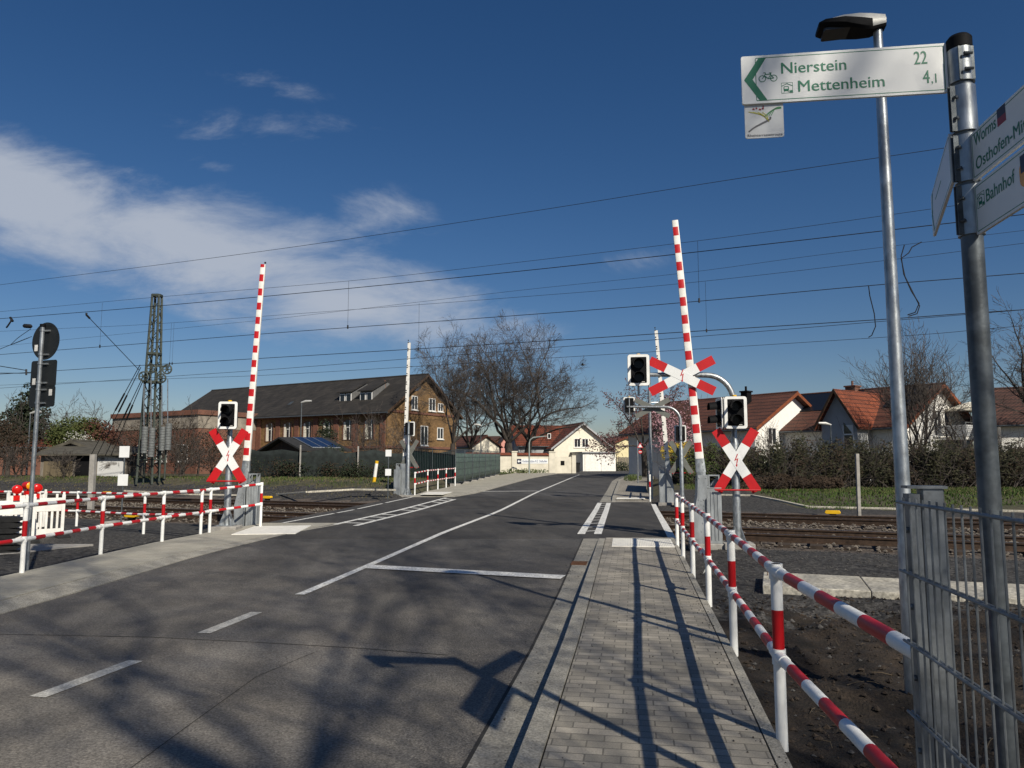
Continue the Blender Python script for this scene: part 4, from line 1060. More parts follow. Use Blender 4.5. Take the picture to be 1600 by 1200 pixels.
# thin galvanised pole on the far right pavement
p0 = at(1018, 776, 30.6); p0.z = .08; pz = at(1011, 573, 30.6).z
t = thing('steel_pole', 'thin tall galvanised pole behind the distant right barrier', 'pole', p0)
mb = MB(); mb.tube([p0, Vector((p0.x, p0.y, pz))], [.07, .05], 12); build('pole', mb, M_galv, t)
mb = MB(); q = Vector((p0.x, p0.y, at(1011, 629, 30.6).z)); mb.tube([q, q + Vector((.55, 0, 0)), q + Vector((.6, 0, -.12))], .025, 8); build('bracket', mb, M_galv, t)

# ------------------------------------------------------------------ traffic sign seen from behind, left
s0 = Vector((-7.40, 11.45, -.14)); t = thing('traffic_sign', 'grey backs of one round and two square signs on pole at far left', 'traffic sign', s0)
zt = at(66, 508, 11.45).z
mb = MB(); mb.tube([s0 + Vector((0, 0, -.2)), Vector((s0.x, s0.y, zt))], .032, 16); build('pole', mb, M_galv, t)
mb = MB(); mb.tube([Vector((s0.x, s0.y, zt - .03)), Vector((s0.x, s0.y, zt + .015))], .042, 12); build('pole_cap', mb, M_dark, t)
bn = Vector((-.02, -1, 0)).normalized()
sd = Vector((.94, -.35, 0)).normalized()   # along the plates, right end nearer
def plate(zc, w, h, rnd_, stick):
    T = frame_m((s0.x, s0.y, zc), sd, (0, 0, 1)); T = T @ Matrix.Translation((0, 0, -.062))
    mb = MB(T=T)
    pts = [(.3 * math.cos(2 * math.pi * i / 40), .3 * math.sin(2 * math.pi * i / 40)) for i in range(40)] if rnd_ else rrect(-w / 2, w / 2, -h / 2, h / 2, .04, 4)
    mb.prism(pts, -.006, 0); mb.T = T
    o = build('sign_plate', mb, M_signback, t)
    g = MB(T=T); g.box(stick[0] - .035, stick[0] + .035, stick[1] - .05, stick[1] + .05, .0, .001); build('sticker', g, M_white2, o)
    c = MB(T=T)
    for z in ((.16, -.22) if rnd_ else (h / 2 - .06, -h / 2 + .06)):
        c.box(-.045, .10, z - .012, z + .012, .001, .03); c.tube([(0, z - .014, .062), (0, z + .014, .062)], .04, 12)
    build('clamp', c, M_galv, o)
plate(at(66, 532, 11.45).z, .6, .6, True, (-.2, -.1)); plate(at(62, 583, 11.45).z, .56, .42, False, (-.2, -.12)); plate(at(60, 619, 11.45).z, .56, .33, False, (.18, .06))

# ------------------------------------------------------------------ white plastic barricades with warning lamps
def barricade(label, p, ang, lamp, lamp_x, w=.95):
    t = thing('barricade', label, 'barricade', p, 'white plastic site barricades'); T = frame_m(p, (math.cos(ang), math.sin(ang), 0), (-math.sin(ang), math.cos(ang), 0))
    mb = MB(T=T); hw = w / 2
    mb.box(-hw, -hw + .07, -.025, .025, .06, 1.0); mb.box(hw - .07, hw, -.025, .025, .06, 1.0); mb.box(-hw + .07, hw - .07, -.02, .02, .62, .93); mb.box(-hw + .07, hw - .07, -.02, .02, .06, .22)
    n = 7
    for i in range(n):
        x = -hw + .12 + (w - .29) * i / (n - 1); mb.box(x, x + .05, -.015, .015, .22, .62)
    for x in (-hw + .15, 0, hw - .2): mb.box(x, x + .05, -.015, .015, .93, 1.02)
    mb.box(-hw + .01, -hw + .06, -.02, .02, 1.0, 1.06); mb.box(hw - .06, hw - .01, -.02, .02, 1.0, 1.06)
    build('barrier_board', mb, M_white2, t, bevel=.006)
    for x in (-hw + .05, hw - .05):
        mb = MB(T=T)
        mb.prism([(-.40, 0), (.40, 0), (.40, .04), (.2, .08), (.13, .11), (-.13, .11), (-.2, .08), (-.40, .04)], x - .13, x + .13, 0, axis='x'); build('rubber_foot', mb, M_black, t)
    if lamp is not None:
        mb = MB(T=T); mb.tube([(lamp_x, .0, 1.0), (lamp_x, 0, 1.1)], .02, 8); mb.box(lamp_x - .06, lamp_x + .06, -.06, .06, .93, 1.04)
        mb.tube([(lamp_x, -.10, 1.17), (lamp_x, .10, 1.17)], .098, 20, 0); lb = build('warning_lamp', mb, M_redlens, t)
        mb = MB(T=T)
        for s in (-1, 1): mb.tube([(lamp_x, s * .101, 1.17), (lamp_x, s * .115, 1.17), (lamp_x, s * .125, 1.17)], [.088, .075, .03], 20)
        build('lens', mb, M_amber if lamp == 'amber' else M_redlens, lb)
barricade('white barricade with red warning lamp, rightmost beside the left railing', G(62, 843, -.16) + Vector((-.1, .15, 0)), math.radians(42), 'red', -.12)
barricade('white barricade with amber warning lamp behind the traffic sign pole', G(40, 835, -.16) + Vector((-.35, .5, 0)), math.radians(60), 'amber', .0)
barricade('white barricade with dark red lamp cut by the left picture edge', G(12, 850, -.16), math.radians(38), 'red', .1)
p = G(-6, 868, -.16)
t = thing('rubber_foot_stack', 'stack of black rubber barricade feet at the left picture edge', 'foot stack', p)
for i in range(7):
    mb = MB(T=frame_m(p + Vector((rnd.uniform(-.03, .03), rnd.uniform(-.03, .03), i * .105)), (.9, .4, 0), (-.4, .9, 0)))
    mb.prism([(-.36, .02), (-.3, 0), (.3, 0), (.36, .02), (.4, .06), (.2, .10), (-.2, .10), (-.4, .06)], -.18, .18, 0, axis='y'); build('rubber_foot', mb, M_black, t)
mb = MB(); quadslab(mb, [G(p_, q_, -.1).to_tuple() for p_, q_ in ((-60, 868), (30, 864), (146, 850), (70, 847), (-60, 853))][:1] + [G(p_, q_, -.1).to_tuple() for p_, q_ in ((40, 863), (146, 850), (-60, 850))], -.10, .06)
setp(build('concrete_slab', mb, M_concg, origin=(-9, 13, -.1)), 'grey concrete slab on gravel under the white barricades', 'concrete slab')

# ------------------------------------------------------------------ lineside posts
def plates_post(label, base, z_list, size, foot=True):
    t = thing('marker_post', label, 'marker post', base, 'grey posts with two white square plates')
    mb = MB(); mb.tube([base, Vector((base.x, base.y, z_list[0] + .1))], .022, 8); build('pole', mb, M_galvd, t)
    for z in z_list:
        mb = MB(); mb.box(base.x - size / 2, base.x + size / 2, base.y - .035, base.y - .026, z - size * .56, z + size * .56); build('white_plate', mb, M_signw, t, bevel=.004)
    if foot:
        mb = MB(); mb.box(base.x - .35, base.x - .03, base.y - .25, base.y + .25, base.z - .1, base.z + .14); mb.box(base.x + .03, base.x + .35, base.y - .25, base.y + .25, base.z - .1, base.z + .12); build('concrete_foot', mb, M_concg, t, bevel=.015)
Yp = 21.2
plates_post('post with two white square plates and concrete foot behind left railing', Vector((at(190, 800, Yp).x, Yp, -.2)), [at(192, 706, Yp).z, at(191, 750, Yp).z], .29)
Yp = 31.2
plates_post('distant post with two white square plates in front of far left barrier', Vector((at(606, 777, Yp).x, Yp, gh(at(606, 777, Yp).x, Yp))), [at(608.5, 708, Yp).z, at(607.5, 738, Yp).z], .25, False)
def stake(name, label, px, ptop, pbot, Y, w, m, cat, cap=None):
    b = at(px[1], pbot, Y); tp = at(px[0], ptop, Y); b.z = min(b.z, gh(b.x, b.y) + .02)
    t = thing(name, label, cat, b); mb = MB(); mb.bar(b - Vector((0, 0, .2)), tp, w, w); build('post', mb, m, t, bevel=.008)
    if cap: mb = MB(); mb.bar(tp, tp + Vector((0, 0, cap[0])), w * 1.02, w * 1.02); build('cap', mb, cap[1], t)
    return t
stake('concrete_post', 'square weathered concrete post by the tracks behind left railing', (146, 142), 710, 792, 26, .17, M_concg, 'post')
stake('concrete_post', 'slim grey concrete post between tracks and hedge on right', (1339, 1342), 709, 803, 23.5, .10, M_concg, 'post')
yb = at(584, 756, 36); yt_ = at(589, 720, 36)
t = thing('marker_stake', 'leaning white stake with yellow base and yellow tip on grass', 'marker stake', yb)
for z0, z1, m, nm in ((-.05, .3, M_yellow, 'base'), (.3, .88, M_white2, 'shaft'), (.88, 1.0, M_yellow, 'tip')):
    mb = MB(); a = yb + (yt_ - yb) * z0; b = yb + (yt_ - yb) * z1; mb.tube([a, b], .085, 10); build(nm, mb, m, t)
def ymark(px, py, q, label):
    z = -.05
    p = G(px, py, z + .1)
    t = thing('yellow_marker', label, 'marker', p, 'low yellow rail markers')
    T = Matrix.Translation((p.x, p.y, z)) @ Matrix.Rotation(math.atan2(TD.y, TD.x), 4, 'Z')
    mb = MB(T=T); mb.prism([(-.24, .06), (-.19, .02), (.19, .02), (.24, .06), (.2, .13), (-.2, .13)], -.08, .08, 0, axis='y'); build('cap', mb, M_yellow, t, bevel=.01)
    mb = MB(T=T); mb.box(-.1, .1, -.06, .06, -.2, .0205); build('base', mb, M_dark, t)
ymark(167, 769, 0, 'small yellow marker between tracks beside concrete post on left')
ymark(206, 804, 0, 'yellow marker on ballast just right of plate post behind left railing')
ymark(418, 776, 0, 'yellow marker beyond the end post of the left railing')
ymark(1301, 799, 0, 'yellow marker beside pale edging stones on the right')
ymark(1456, 847, 0, 'yellow marker seen through the steel mesh fence')
ymark(1124, 775, 0, 'yellow marker beside the cabinet of the right barrier')

# ------------------------------------------------------------------ overhead line
def wp(px, py, q):
    r = ray(px, py); t = (q + TP.dot(TN)) / (r.x * TN.x + r.y * TN.y)
    return Vector((r.x * t, r.y * t, H + r.z * t))
def wire_path(pts, q, ext=(18, 10)):
    P = [wp(a, b, q) for a, b in pts]
    a = P[0] + (P[0] - P[1]).normalized() * ext[0]; b = P[-1] + (P[-1] - P[-2]).normalized() * ext[1]
    P = [a] + P + [b]; Q = []
    for i in range(1, len(P) - 2):
        p0, p1, p2, p3 = P[i - 1], P[i], P[i + 1], P[i + 2]
        for k in range(6):
            t = k / 6; Q.append(.5 * ((2 * p1) + (p2 - p0) * t + (2 * p0 - 5 * p1 + 4 * p2 - p3) * t * t + (3 * p1 - p0 - 3 * p2 + p3) * t ** 3))
    return [P[0]] + Q + [P[-2], P[-1]]
def wire(pts, q, r, parent, nm):
    mb = MB(); mb.tube(wire_path(pts, q), r * .72, 5); return build(nm, mb, M_wire, parent)
def dropper(px, y0, y1, q, parent, r=.0045):
    a, b = wp(px, y0, q), wp(px, y1, q); b.x, b.y = a.x, a.y
    mb = MB(); mb.tube([a, b], r, 4); mb.tube([b + Vector((0, 0, -.05)), b + Vector((0, 0, .06))], .025, 5); build('dropper', mb, M_wire, parent)
t = thing('catenary', 'catenary wires hanging over the nearer railway track', 'overhead wires', wp(800, 430, 0), 'catenary wires over the tracks')
wire([(0, 487), (225, 466), (545, 439), (800, 411), (1140, 370), (1487, 322), (1600, 306)], 0, .008, t, 'carrier_wire')
wire([(0, 554), (220, 537), (440, 519.5), (800, 493.5), (1065, 473), (1350, 447), (1600, 427)], 0, .013, t, 'contact_wire')
for a in ((160, 473, 541), (545, 439, 511), (1090, 377, 470)): dropper(*a, 0, t)
t = thing('overhead_wire', 'thick single wire high above the nearer track', 'overhead wire', wp(800, 425, .2)); wire([(0, 498), (225, 480), (500, 455), (800, 425), (1140, 388), (1490, 348), (1600, 335)], .2, .015, t, 'wire')
t = thing('overhead_wire', 'topmost thin wire crossing the whole sky', 'overhead wire', wp(800, 336, -2)); wire([(0, 445), (400, 394), (800, 335), (1140, 281), (1464, 233), (1600, 212)], -2, .009, t, 'wire')
t = thing('catenary', 'catenary wires hanging over the farther railway track', 'overhead wires', wp(800, 535, 5.4), 'catenary wires over the tracks')
wire([(80, 514), (228, 507), (440, 492), (800, 465), (1065, 443), (1400, 405), (1600, 380)], 5.4, .009, t, 'carrier_wire')
wire([(75, 580), (220, 571), (440, 558), (850, 533), (1065, 519), (1380, 499), (1505, 490), (1600, 484)], 5.4, .017, t, 'contact_wire')
for a in ((268, 505, 568), (272, 505, 568), (655, 474, 545), (1102, 440, 517)): dropper(*a, 5.4, t)
for lab, pts, r in (('thin wire just below the far contact wire, right of mast', [(267, 588), (440, 576), (875, 542), (1075, 527), (1380, 502), (1600, 484)], .012),
                    ('lowest thin wire between lattice mast and right houses', [(258, 592), (440, 585), (850, 560), (1380, 527), (1600, 509)], .010),
                    ('thin wire passing just above the far carrier wire', [(330, 508), (440, 497), (800, 455), (1065, 427), (1275, 399), (1600, 360)], .008)):
    t = thing('overhead_wire', lab, 'overhead wire', wp(800, 550, 6)); wire(pts, 6.0, r, t, 'wire')
def jumper(lab, pts, q):
    P = [wp(a, b, q) for a, b in pts]; t = thing('jumper_cable', lab, 'jumper cable', P[0], 'cables drooping between overhead wires'); mb = MB(); mb.tube(P, .014, 5); build('cable', mb, M_wire, t)
jumper('longer drooping jumper cable between wires right of the lamp pole', [(1413, 383), (1408, 400), (1412, 428), (1424, 455), (1436, 474), (1430, 488), (1418, 492)], 2)
jumper('curled jumper cable between wires touching the lamp pole', [(1440, 378), (1425, 386), (1420, 395), (1408, 404), (1414, 432), (1428, 460), (1437, 478), (1433, 490), (1420, 494)], 2.3)
jumper('short drooping jumper cable left of the lamp pole', [(1357, 446), (1359, 462), (1366, 490), (1368, 510), (1362, 524), (1357, 527)], 3)
# lattice mast with tension wheels and weights
mb0 = at(231, 745, 40.0); mtop = at(238, 461, 40.0).z; mb0.z -= .1
t = thing('catenary_mast', 'dark green lattice mast with tension wheels and weight stacks on left', 'catenary mast', mb0)
wb, wt_ = .78, .34
def mc(z, i, j):
    k = (z - mb0.z) / (mtop - mb0.z); h = (wb + (wt_ - wb) * k) ; lean = .0
    return Vector((mb0.x + (i - .5) * h * 1.05, mb0.y + (j - .5) * h, z))
mb = MB()
for i in (0, 1):
    for j in (0, 1): mb.bar(mc(mb0.z - .3, i, j), mc(mtop, i, j), .10, .10)
build('legs', mb, M_mast, t)
mb = MB(); z = mb0.z; k = 0
while z < mtop - .45:
    z2_ = z + .46
    for f in range(4):
        a, b = [((0, 0), (1, 0)), ((1, 0), (1, 1)), ((1, 1), (0, 1)), ((0, 1), (0, 0))][f]
        if k % 2: a, b = b, a
        mb.bar(mc(z, *a), mc(z2_, *b), .05, .02)
    z = z2_; k += 1
for zz in (mtop - .03, zat(235, 553, 40), zat(235, 597, 40)):
    q = [mc(zz, 0, 0), mc(zz, 1, 0), mc(zz, 1, 1), mc(zz, 0, 1)]
    for a in range(4): mb.bar(q[a], q[(a + 1) % 4], .14, .12)
build('lattice', mb, M_mast, t)
for px, py in ((224, 588), (236, 576), (261, 577), (252, 591)):
    c = at(px, py, 39.3); mb = MB(); n = 20; R = .24
    mb.tube([c + Vector((R * math.cos(2 * math.pi * i / n), 0, R * math.sin(2 * math.pi * i / n))) for i in range(n + 1)], .04, 6)
    for i in range(3): a = i * math.pi / 3; d = Vector((R * math.cos(a), 0, R * math.sin(a))); mb.bar(c - d, c + d, .04, .04)
    mb.tube([c + Vector((0, -.08, 0)), c + Vector((0, .1, 0))], .06, 8); build('tension_wheel', mb, M_mast, t)
mb = MB(); a, b = at(236, 571, 39.5), at(262, 573, 39.5); mb.bar(a, b, .09, .09); a, b = at(222, 597, 39.5), at(254, 597, 39.5); mb.bar(a, b, .08, .08)
a, b = at(214, 718, 39.2), at(260, 718, 39.2); mb.bar(a, b, .05, .05); build('bracket', mb, M_mast, t)
for px, y0, y1, yt2 in ((225, 665, 708, 600), (236, 668, 714, 590), (253, 664, 704, 602), (262, 661, 703, 592)):
    a, b = at(px, y1, 38.9), at(px, y0, 38.9); mb = MB(); n = int((b.z - a.z) / .14)
    for i in range(n): q = a + Vector((0, 0, i * .14)); mb.tube([q + Vector((0, 0, .004)), q + Vector((0, 0, .13))], .155, 12)
    w = build('weight_stack', mb, M_weight, t); mb = MB(); mb.tube([b, at(px, yt2, 38.9)], .028, 5); build('weight_rod', mb, M_galv, w)
mb = MB()
for px in (249, 257): a = at(px, 748, 39.1); mb.tube([a, Vector((a.x, a.y, zat(px, 700, 39.1)))], .05, 6)
build('guide_rod', mb, M_mast, t)
for (ax, ay, bx, by) in ((219, 570, 140, 715), (220, 574, 150, 715), (222, 592, 163, 715), (223, 596, 172, 715)):
    a, b = at(ax, ay, 40), at(bx, by, 42.5); d = b - a; mb = MB(); mb.tube([a, a + d * .98], .022, 5); mb.tube([a + d * .30, a + d * .48], .05, 6); build('stay_wire', mb, M_wire, t)
b_ = at(135, 492, 36.5); mb = MB(); mb.tube([b_, at(217, 578, 40)], .018, 5); mb.tube([b_ + Vector((0, 0, .1)), b_, b_ + (at(217, 578, 40) - b_) * .06], .05, 6); build('anchor_wire', mb, M_wire, t)
# hardware left of the traffic sign
t = thing('insulator', 'dark insulator on a wire beside the round sign at far left', 'insulator', wp(42, 509, 4)); mb = MB(); a, b = wp(36, 509, 4), wp(50, 510, 4); mb.tube([a, a + (b - a) * .2, a + (b - a) * .8, b], [.03, .10, .10, .03], 10); build('body', mb, M_wire, t)
mb = MB(); mb.tube(wire_path([(6, 543), (16, 539), (28, 528), (48, 514)], 4, (25, .01)), .014, 5); build('wire', mb, M_wire, t)
t = thing('wire_clamp', 'hanging dark clamp on thick wire at the left picture edge', 'clamp', wp(18, 498, .2)); mb = MB(); mb.tube([wp(18, 496, .2), wp(17, 502, .2), wp(13, 508, .2), wp(10, 512, .2)], .03, 6); mb.tube([wp(16, 496, .2), wp(20, 502, .2)], .045, 6); build('clamp', mb, M_wire, t)
t = thing('overhead_wire', 'pair of dark wires ending left of the grey sign backs', 'overhead wire', wp(20, 580, 4)); mb = MB(); mb.tube(wire_path([(0, 572), (40, 578.5)], 4, (8, .01)), .018, 5); mb.tube(wire_path([(0, 583), (40, 583), (80, 581)], 4, (8, .01)), .018, 5); mb.tube([wp(41, 577, 4), wp(41, 586, 4)], .04, 6); build('wire', mb, M_wire, t)

# ------------------------------------------------------------------ buildings
def online(p0, d, px, py):
    k = ((px - 800) / F) / (CP - (600 - py) / F * SP)
    s = (k * p0[1] - p0[0]) / (d[0] - k * d[1]); Y = p0[1] + d[1] * s
    return s, at(px, py, Y).z
def win(parent, face, w, L_, x0, x1, z0, z1, bars=1, m=None, name='window', sill=True):
    """window standing slightly proud of a wall: face g (y=0), l (x=0), r (x=w)"""
    def T_():
        if face == 'g': return frame_m((0, 0, 0), (1, 0, 0), (0, 0, 1))
        if face == 'l': return frame_m((0, 0, 0), (0, -1, 0), (0, 0, 1)) @ Matrix.Scale(1, 4)
        return frame_m((w, 0, 0), (0, 1, 0), (0, 0, 1))
    if face == 'l': x0, x1 = -x1, -x0
    T = T_(); mb = MB(T=T); f = .07
    ring(mb, [(x0, z0), (x1, z0), (x1, z1), (x0, z1)], [(x0 + f, z0 + f), (x1 - f, z0 + f), (x1 - f, z1 - f), (x0 + f, z1 - f)], .0, .05)
    for i in range(1, bars + 1): xm = x0 + (x1 - x0) * i / (bars + 1); mb.box(xm - .035, xm + .035, z0 + f, z1 - f, .012, .045)
    if sill: mb.box(x0 - .08, x1 + .08, z0 - .08, z0 - .002, 0, .12)
    o = build(name, mb, m or M_frame, parent); mb = MB(T=T); mb.box(x0 + f, x1 - f, z0 + f, z1 - f, .004, .016); build('pane', mb, M_glass, o); return o
def house(name, label, loc, rz, w, L_, ze, zr, mw, mr, oh=.5, wins=(), trim=None, chim=None, cat='house', group=None, base=-1.0):
    t = thing(name, label, cat, loc, group, rz=rz)
    mb = MB(); mb.prism([(0, base), (w, base), (w, ze), (w / 2, zr), (0, ze)], 0, L_, 0, axis='y'); build('wall', mb, mw, t, smooth=False)
    s = (zr - ze) / (w / 2); th = .2
    mb = MB(); g = .012
    mb.prism([(-oh, ze - oh * s + g), (w / 2, zr + g), (w / 2, zr + th), (-oh, ze - oh * s + th)], -oh, L_ + oh, 0, axis='y')
    mb.prism([(w + oh, ze - oh * s + g), (w + oh, ze - oh * s + th), (w / 2 + .001, zr + th), (w / 2 + .001, zr + g)], -oh, L_ + oh, 0, axis='y')
    mb.tube([(w / 2, -oh - .01, zr + th - .02), (w / 2, L_ + oh + .01, zr + th - .02)], .11, 8)
    ro = build('roof', mb, mr, t, smooth=False)
    if trim:
        for y in (-oh - .03, L_ + oh):
            mb = MB(); mb.prism([(-oh - .02, ze - oh * s - .04), (w / 2, zr - .05), (w / 2, zr + th + .02), (-oh - .02, ze - oh * s + th + .02)], y, y + .03, 0, axis='y')
            mb.prism([(w + oh + .02, ze - oh * s - .04), (w + oh + .02, ze - oh * s + th + .02), (w / 2 + .001, zr + th + .02), (w / 2 + .001, zr - .05)], y, y + .03, 0, axis='y')
            build('bargeboard', mb, trim, ro)
    for x in (-oh - .07, w + oh + .07): mb = MB(); mb.tube([(x, -oh, ze - oh * s + .06), (x, L_ + oh, ze - oh * s + .06)], .07, 7); build('gutter', mb, M_galvd, ro)
    if chim:
        cx, cy, cw, chh, cm = chim; z0 = zr - abs(cx - w / 2) * s - .3; mb = MB(); mb.box(cx - cw / 2, cx + cw / 2, cy - cw / 2, cy + cw / 2, z0, zr + chh); mb.box(cx - cw / 2 - .08, cx + cw / 2 + .08, cy - cw / 2 - .08, cy + cw / 2 + .08, zr + chh + .002, zr + chh + .12)
        mb.tube([(cx, cy, zr + chh + .12), (cx, cy, zr + chh + .5)], .09, 8); build('chimney', mb, cm, ro)
    for q in wins: win(t, q[0], w, L_, *q[1:])
    return t, ro, s
# --- brick building with slate roof
bz = .6; bc = Vector((-11.02, 65.0, bz)); gx = Vector((.512, .859, 0)); ry = Vector((-.859, .512, 0)); BW, BLn = 10.5, 30.5
def bw(px, py): s, z = online(bc, ry, px, py); return s, z - bz
def bg(px, py): s, z = online(bc, gx, px, py); return s, z - bz
ze = bw(607, 643)[1] + .15; zr_ = at(665, 585, 69.5).z - bz - .2
t, ro, sl_ = house('brick_building', 'long yellow brick building with dark slate roof and two dormers', bc, math.atan2(gx.y, gx.x), BW, BLn, ze, zr_, M_ybrick, M_slate, .5, trim=M_wood, cat='building')
# pilasters, cornice and flat windows with sunlit jambs painted on on the long side
for px in (389, 404, 434, 463, 493, 525, 556, 598):
    s, z = bw(px, 690); mb = MB(); mb.box(-.09, -.002, s - .3, s + .3, -.5, ze - .45); build('pilaster', mb, M_rbrick, t)
mb = MB(); mb.box(-.10, -.003, .02, BLn - .02, 2.2, 2.42); mb.box(-.13, -.003, .02, BLn - .02, ze - .44, ze - .2); build('brick_band', mb, M_rbrick, t)
for px in (421, 449, 480, 511, 543, 577):
    s, z = bw(px, 690); hw = .50; z0, z1 = 3.0, 4.75
    pts = [(s - hw, z0), (s + hw, z0), (s + hw, z1 - .15)] + [(s + hw * math.cos(a), z1 - .15 + .2 * math.sin(a)) for a in (.5, 1.0, 1.57, 2.1, 2.6)] + [(s - hw, z1 - .15)]
    oo = [(s + (a - s) * 1.26, z0 + (b - z0) * 1.05 - .04) for a, b in pts]
    Tw = frame_m((0, 0, 0), (0, 1, 0), (0, 0, 1)) @ Matrix.Scale(-1, 4, (0, 0, 1))
    mb = MB(T=Tw); ring(mb, oo, pts, .002, .05); o = build('window', mb, M_rbrick, t); mb = MB(T=Tw); mb.prism([(s + hw * .25, z0), (s + hw * .98, z0), (s + hw * .98, z1 - .1), (s + hw * .62, z1 - .12), (s + hw * .32, z1 - .75)], .0205, .04); build('lit_reveal_strip', mb, M_cream, o)  # flat cream strip stands in for sunlight on the left jamb
    mb = MB(T=Tw); mb.prism(pts, .003, .02); build('pane', mb, M_glass, o)
    mb = MB(T=Tw); mb.box(s - hw * .55, s - hw * .43, z0, z1, .0205, .04); mb.box(s - hw * .43, s + hw * .25, z0 + 1.1, z0 + 1.16, .0205, .04); build('frame', mb, M_frame, o)
for (x0, x1, y0, y1) in ((643, 652, 618, 640), (670, 680, 622, 642), (685, 691, 630, 643), (657, 668, 665, 696), (683, 692, 668, 686)):
    s0_, za = bg(x0, y0); s1_, zb = bg(x1, y1); zb2 = bg(x0, y1)[1]
    mb = MB(); cx = (s0_ + s1_) / 2; hw = max(.42, abs(s1_ - s0_) / 2)
    win(t, 'g', BW, BLn, cx - hw, cx + hw, min(zb, zb2), za)
for px, y0, y1 in ((636, 668, 688),): win(t, 'g', BW, BLn, bg(px, y0)[0] - .45, bg(px, y0)[0] + .45, bg(px, y1)[1], bg(px, y0)[1])
mb = MB(); mb.box(.02, BW - .02, -.10, -.003, 2.2, 2.42); mb.box(.0, BW, -.08, -.003, ze - .15, ze + .05); build('brick_band', mb, M_rbrick, t)
# two shed dormers
for px, py in ((511, 642), (543, 639)):
    s, z = bw(px, py); s = s - .9; zz = ze + 1.0; x0 = 1.0 / sl_ * 1.0
    mb = MB(); mb.prism([(x0 - .0, zz - .5), (x0, zz + .95), (x0 + (zr_ - zz - 1.1) / sl_ * .86, zr_ - .5), (x0 + 3.4, zr_ - .9), (x0 + 3, zz + .2)], s - .75, s + .75, 0, axis='y'); d = build('dormer', mb, mat('grey_cladding', (.12, .12, .12), .8, var=.15), ro, smooth=False)
    mb = MB(); a = Vector((x0 - .25, 0, zz + .94)); b = Vector((x0 + (zr_ - zz - 1.1) / sl_ * .86 + .3, 0, zr_ - .38)); mb.prism([(a.x, a.z), (b.x, b.z), (b.x, b.z + .1), (a.x, a.z + .1)], s - .9, s + .9, 0, axis='y'); build('dormer_roof', mb, M_slate, ro, smooth=False)
    for k in (-.4, .4):
        mb = MB(); mb.box(x0 - .05, x0 - .002, s + k - .34, s + k + .34, zz + .08, zz + .85); o = build('dormer_window', mb, M_frame, ro); mb = MB(); mb.box(x0 - .056, x0 - .0505, s + k - .25, s + k + .25, zz + .16, zz + .78); build('pane', mb, M_glass, ro)
s, z = bw(526, 600); mb = MB(); mb.tube([(3.3, s - 3, ze + 2.2), (3.3, s - 3, ze + 3.1)], .10, 8); build('vent_pipe', mb, M_rbrick, ro)
for px, dx in ((413, 1.3), (596, 2.4)):
    s, z = bw(px, 640); mb = MB(); q = sl_
    mb.prism([(dx, ze + dx * q + .215), (dx + .5, ze + (dx + .5) * q + .215), (dx + .5, ze + (dx + .5) * q + .25), (dx, ze + dx * q + .25)], s - 2.2, s - 1.8, 0, axis='y'); build('skylight', mb, M_galvd, ro)
# --- flat roofed annex far left
ac = Vector((-29.0, 68.0, .6)); t = thing('annex_building', 'long low red brick annex with pale band left of slate roofed building', 'building', ac, rz=math.atan2(gx.y, gx.x))
top = at(305, 640, 68).z - .6
mb = MB(); mb.box(0, 7, 0, 13.5, -1, top - 1.7); build('wall', mb, M_rbrick, t, smooth=False)
mb = MB(); mb.box(-.05, 7.05, -.05, 13.55, top - 1.699, top - .45); build('pale_band', mb, mat('stained_band', (.24, .21, .17), .95, var=.35, sc=1.2, detail=8), t, smooth=False)
mb = MB(); mb.box(-.2, 7.2, -.2, 13.7, top - .449, top); build('roof_edge', mb, M_rbrick, t, smooth=False)
for i in range(4): win(t, 'l', 7, 13, 1.3 + i * 3.1, 2.9 + i * 3.1, 1.0, 2.6)
# --- garden shed with solar panels
sc_ = at(459, 746, 50); e0 = at(468, 705, 50); pk = at(429, 686, 52); r1 = at(552, 705, 57)
sd_ = Vector((r1.x - e0.x, 0, 0))
t = thing('garden_shed', 'garden shed with dark roof carrying three blue solar panels', 'shed', (e0.x, 50.5, .6), rz=0)
ex = 0.0; ez = e0.z - .6; pz = at(429, 684.5, 51.0).z - .6; px_ = at(429, 690, 50.5).x - e0.x; lx = at(396, 707, 50.5).x - e0.x; Ln = 0
# ridge runs to the right and back; gable faces the viewer's left
dr = Vector((.80, .60, 0)); dg_ = Vector((-.78, .62, 0))
def loc(a, b, z): v = dr * a + dg_ * b; return (v.x, v.y, z)
def online2(p0, d, px, py): return online((e0.x + p0.x, 50.5 + p0.y), (d.x, d.y), px, py)[0]
RL = online2(Vector((0, 0, 0)), dr, 549, 704); GW = online2(Vector((0, 0, 0)), dg_, 400, 705); hw = GW * .5
mb = MB()
def slab(a0, a1, b0, z0, b1, z1, th, mbx, up=0): 
    n = 4; vs = [loc(a0, b0, z0 + up), loc(a1, b0, z0 + up), loc(a1, b1, z1 + up), loc(a0, b1, z1 + up)]; vs += [(x, y, z + th) for x, y, z in vs]
    mbx.add(vs, [(3, 2, 1, 0), (4, 5, 6, 7), (0, 1, 5, 4), (1, 2, 6, 5), (2, 3, 7, 6), (3, 0, 4, 7)])
slab(0, RL, 0, ez, hw, pz, .12, mb); slab(0, RL, hw + .001, pz, GW, ez - .05, .12, mb); ro2 = build('roof', mb, mat('felt_roof', (.022, .022, .023), .9, var=.25, sc=3), t, smooth=False)
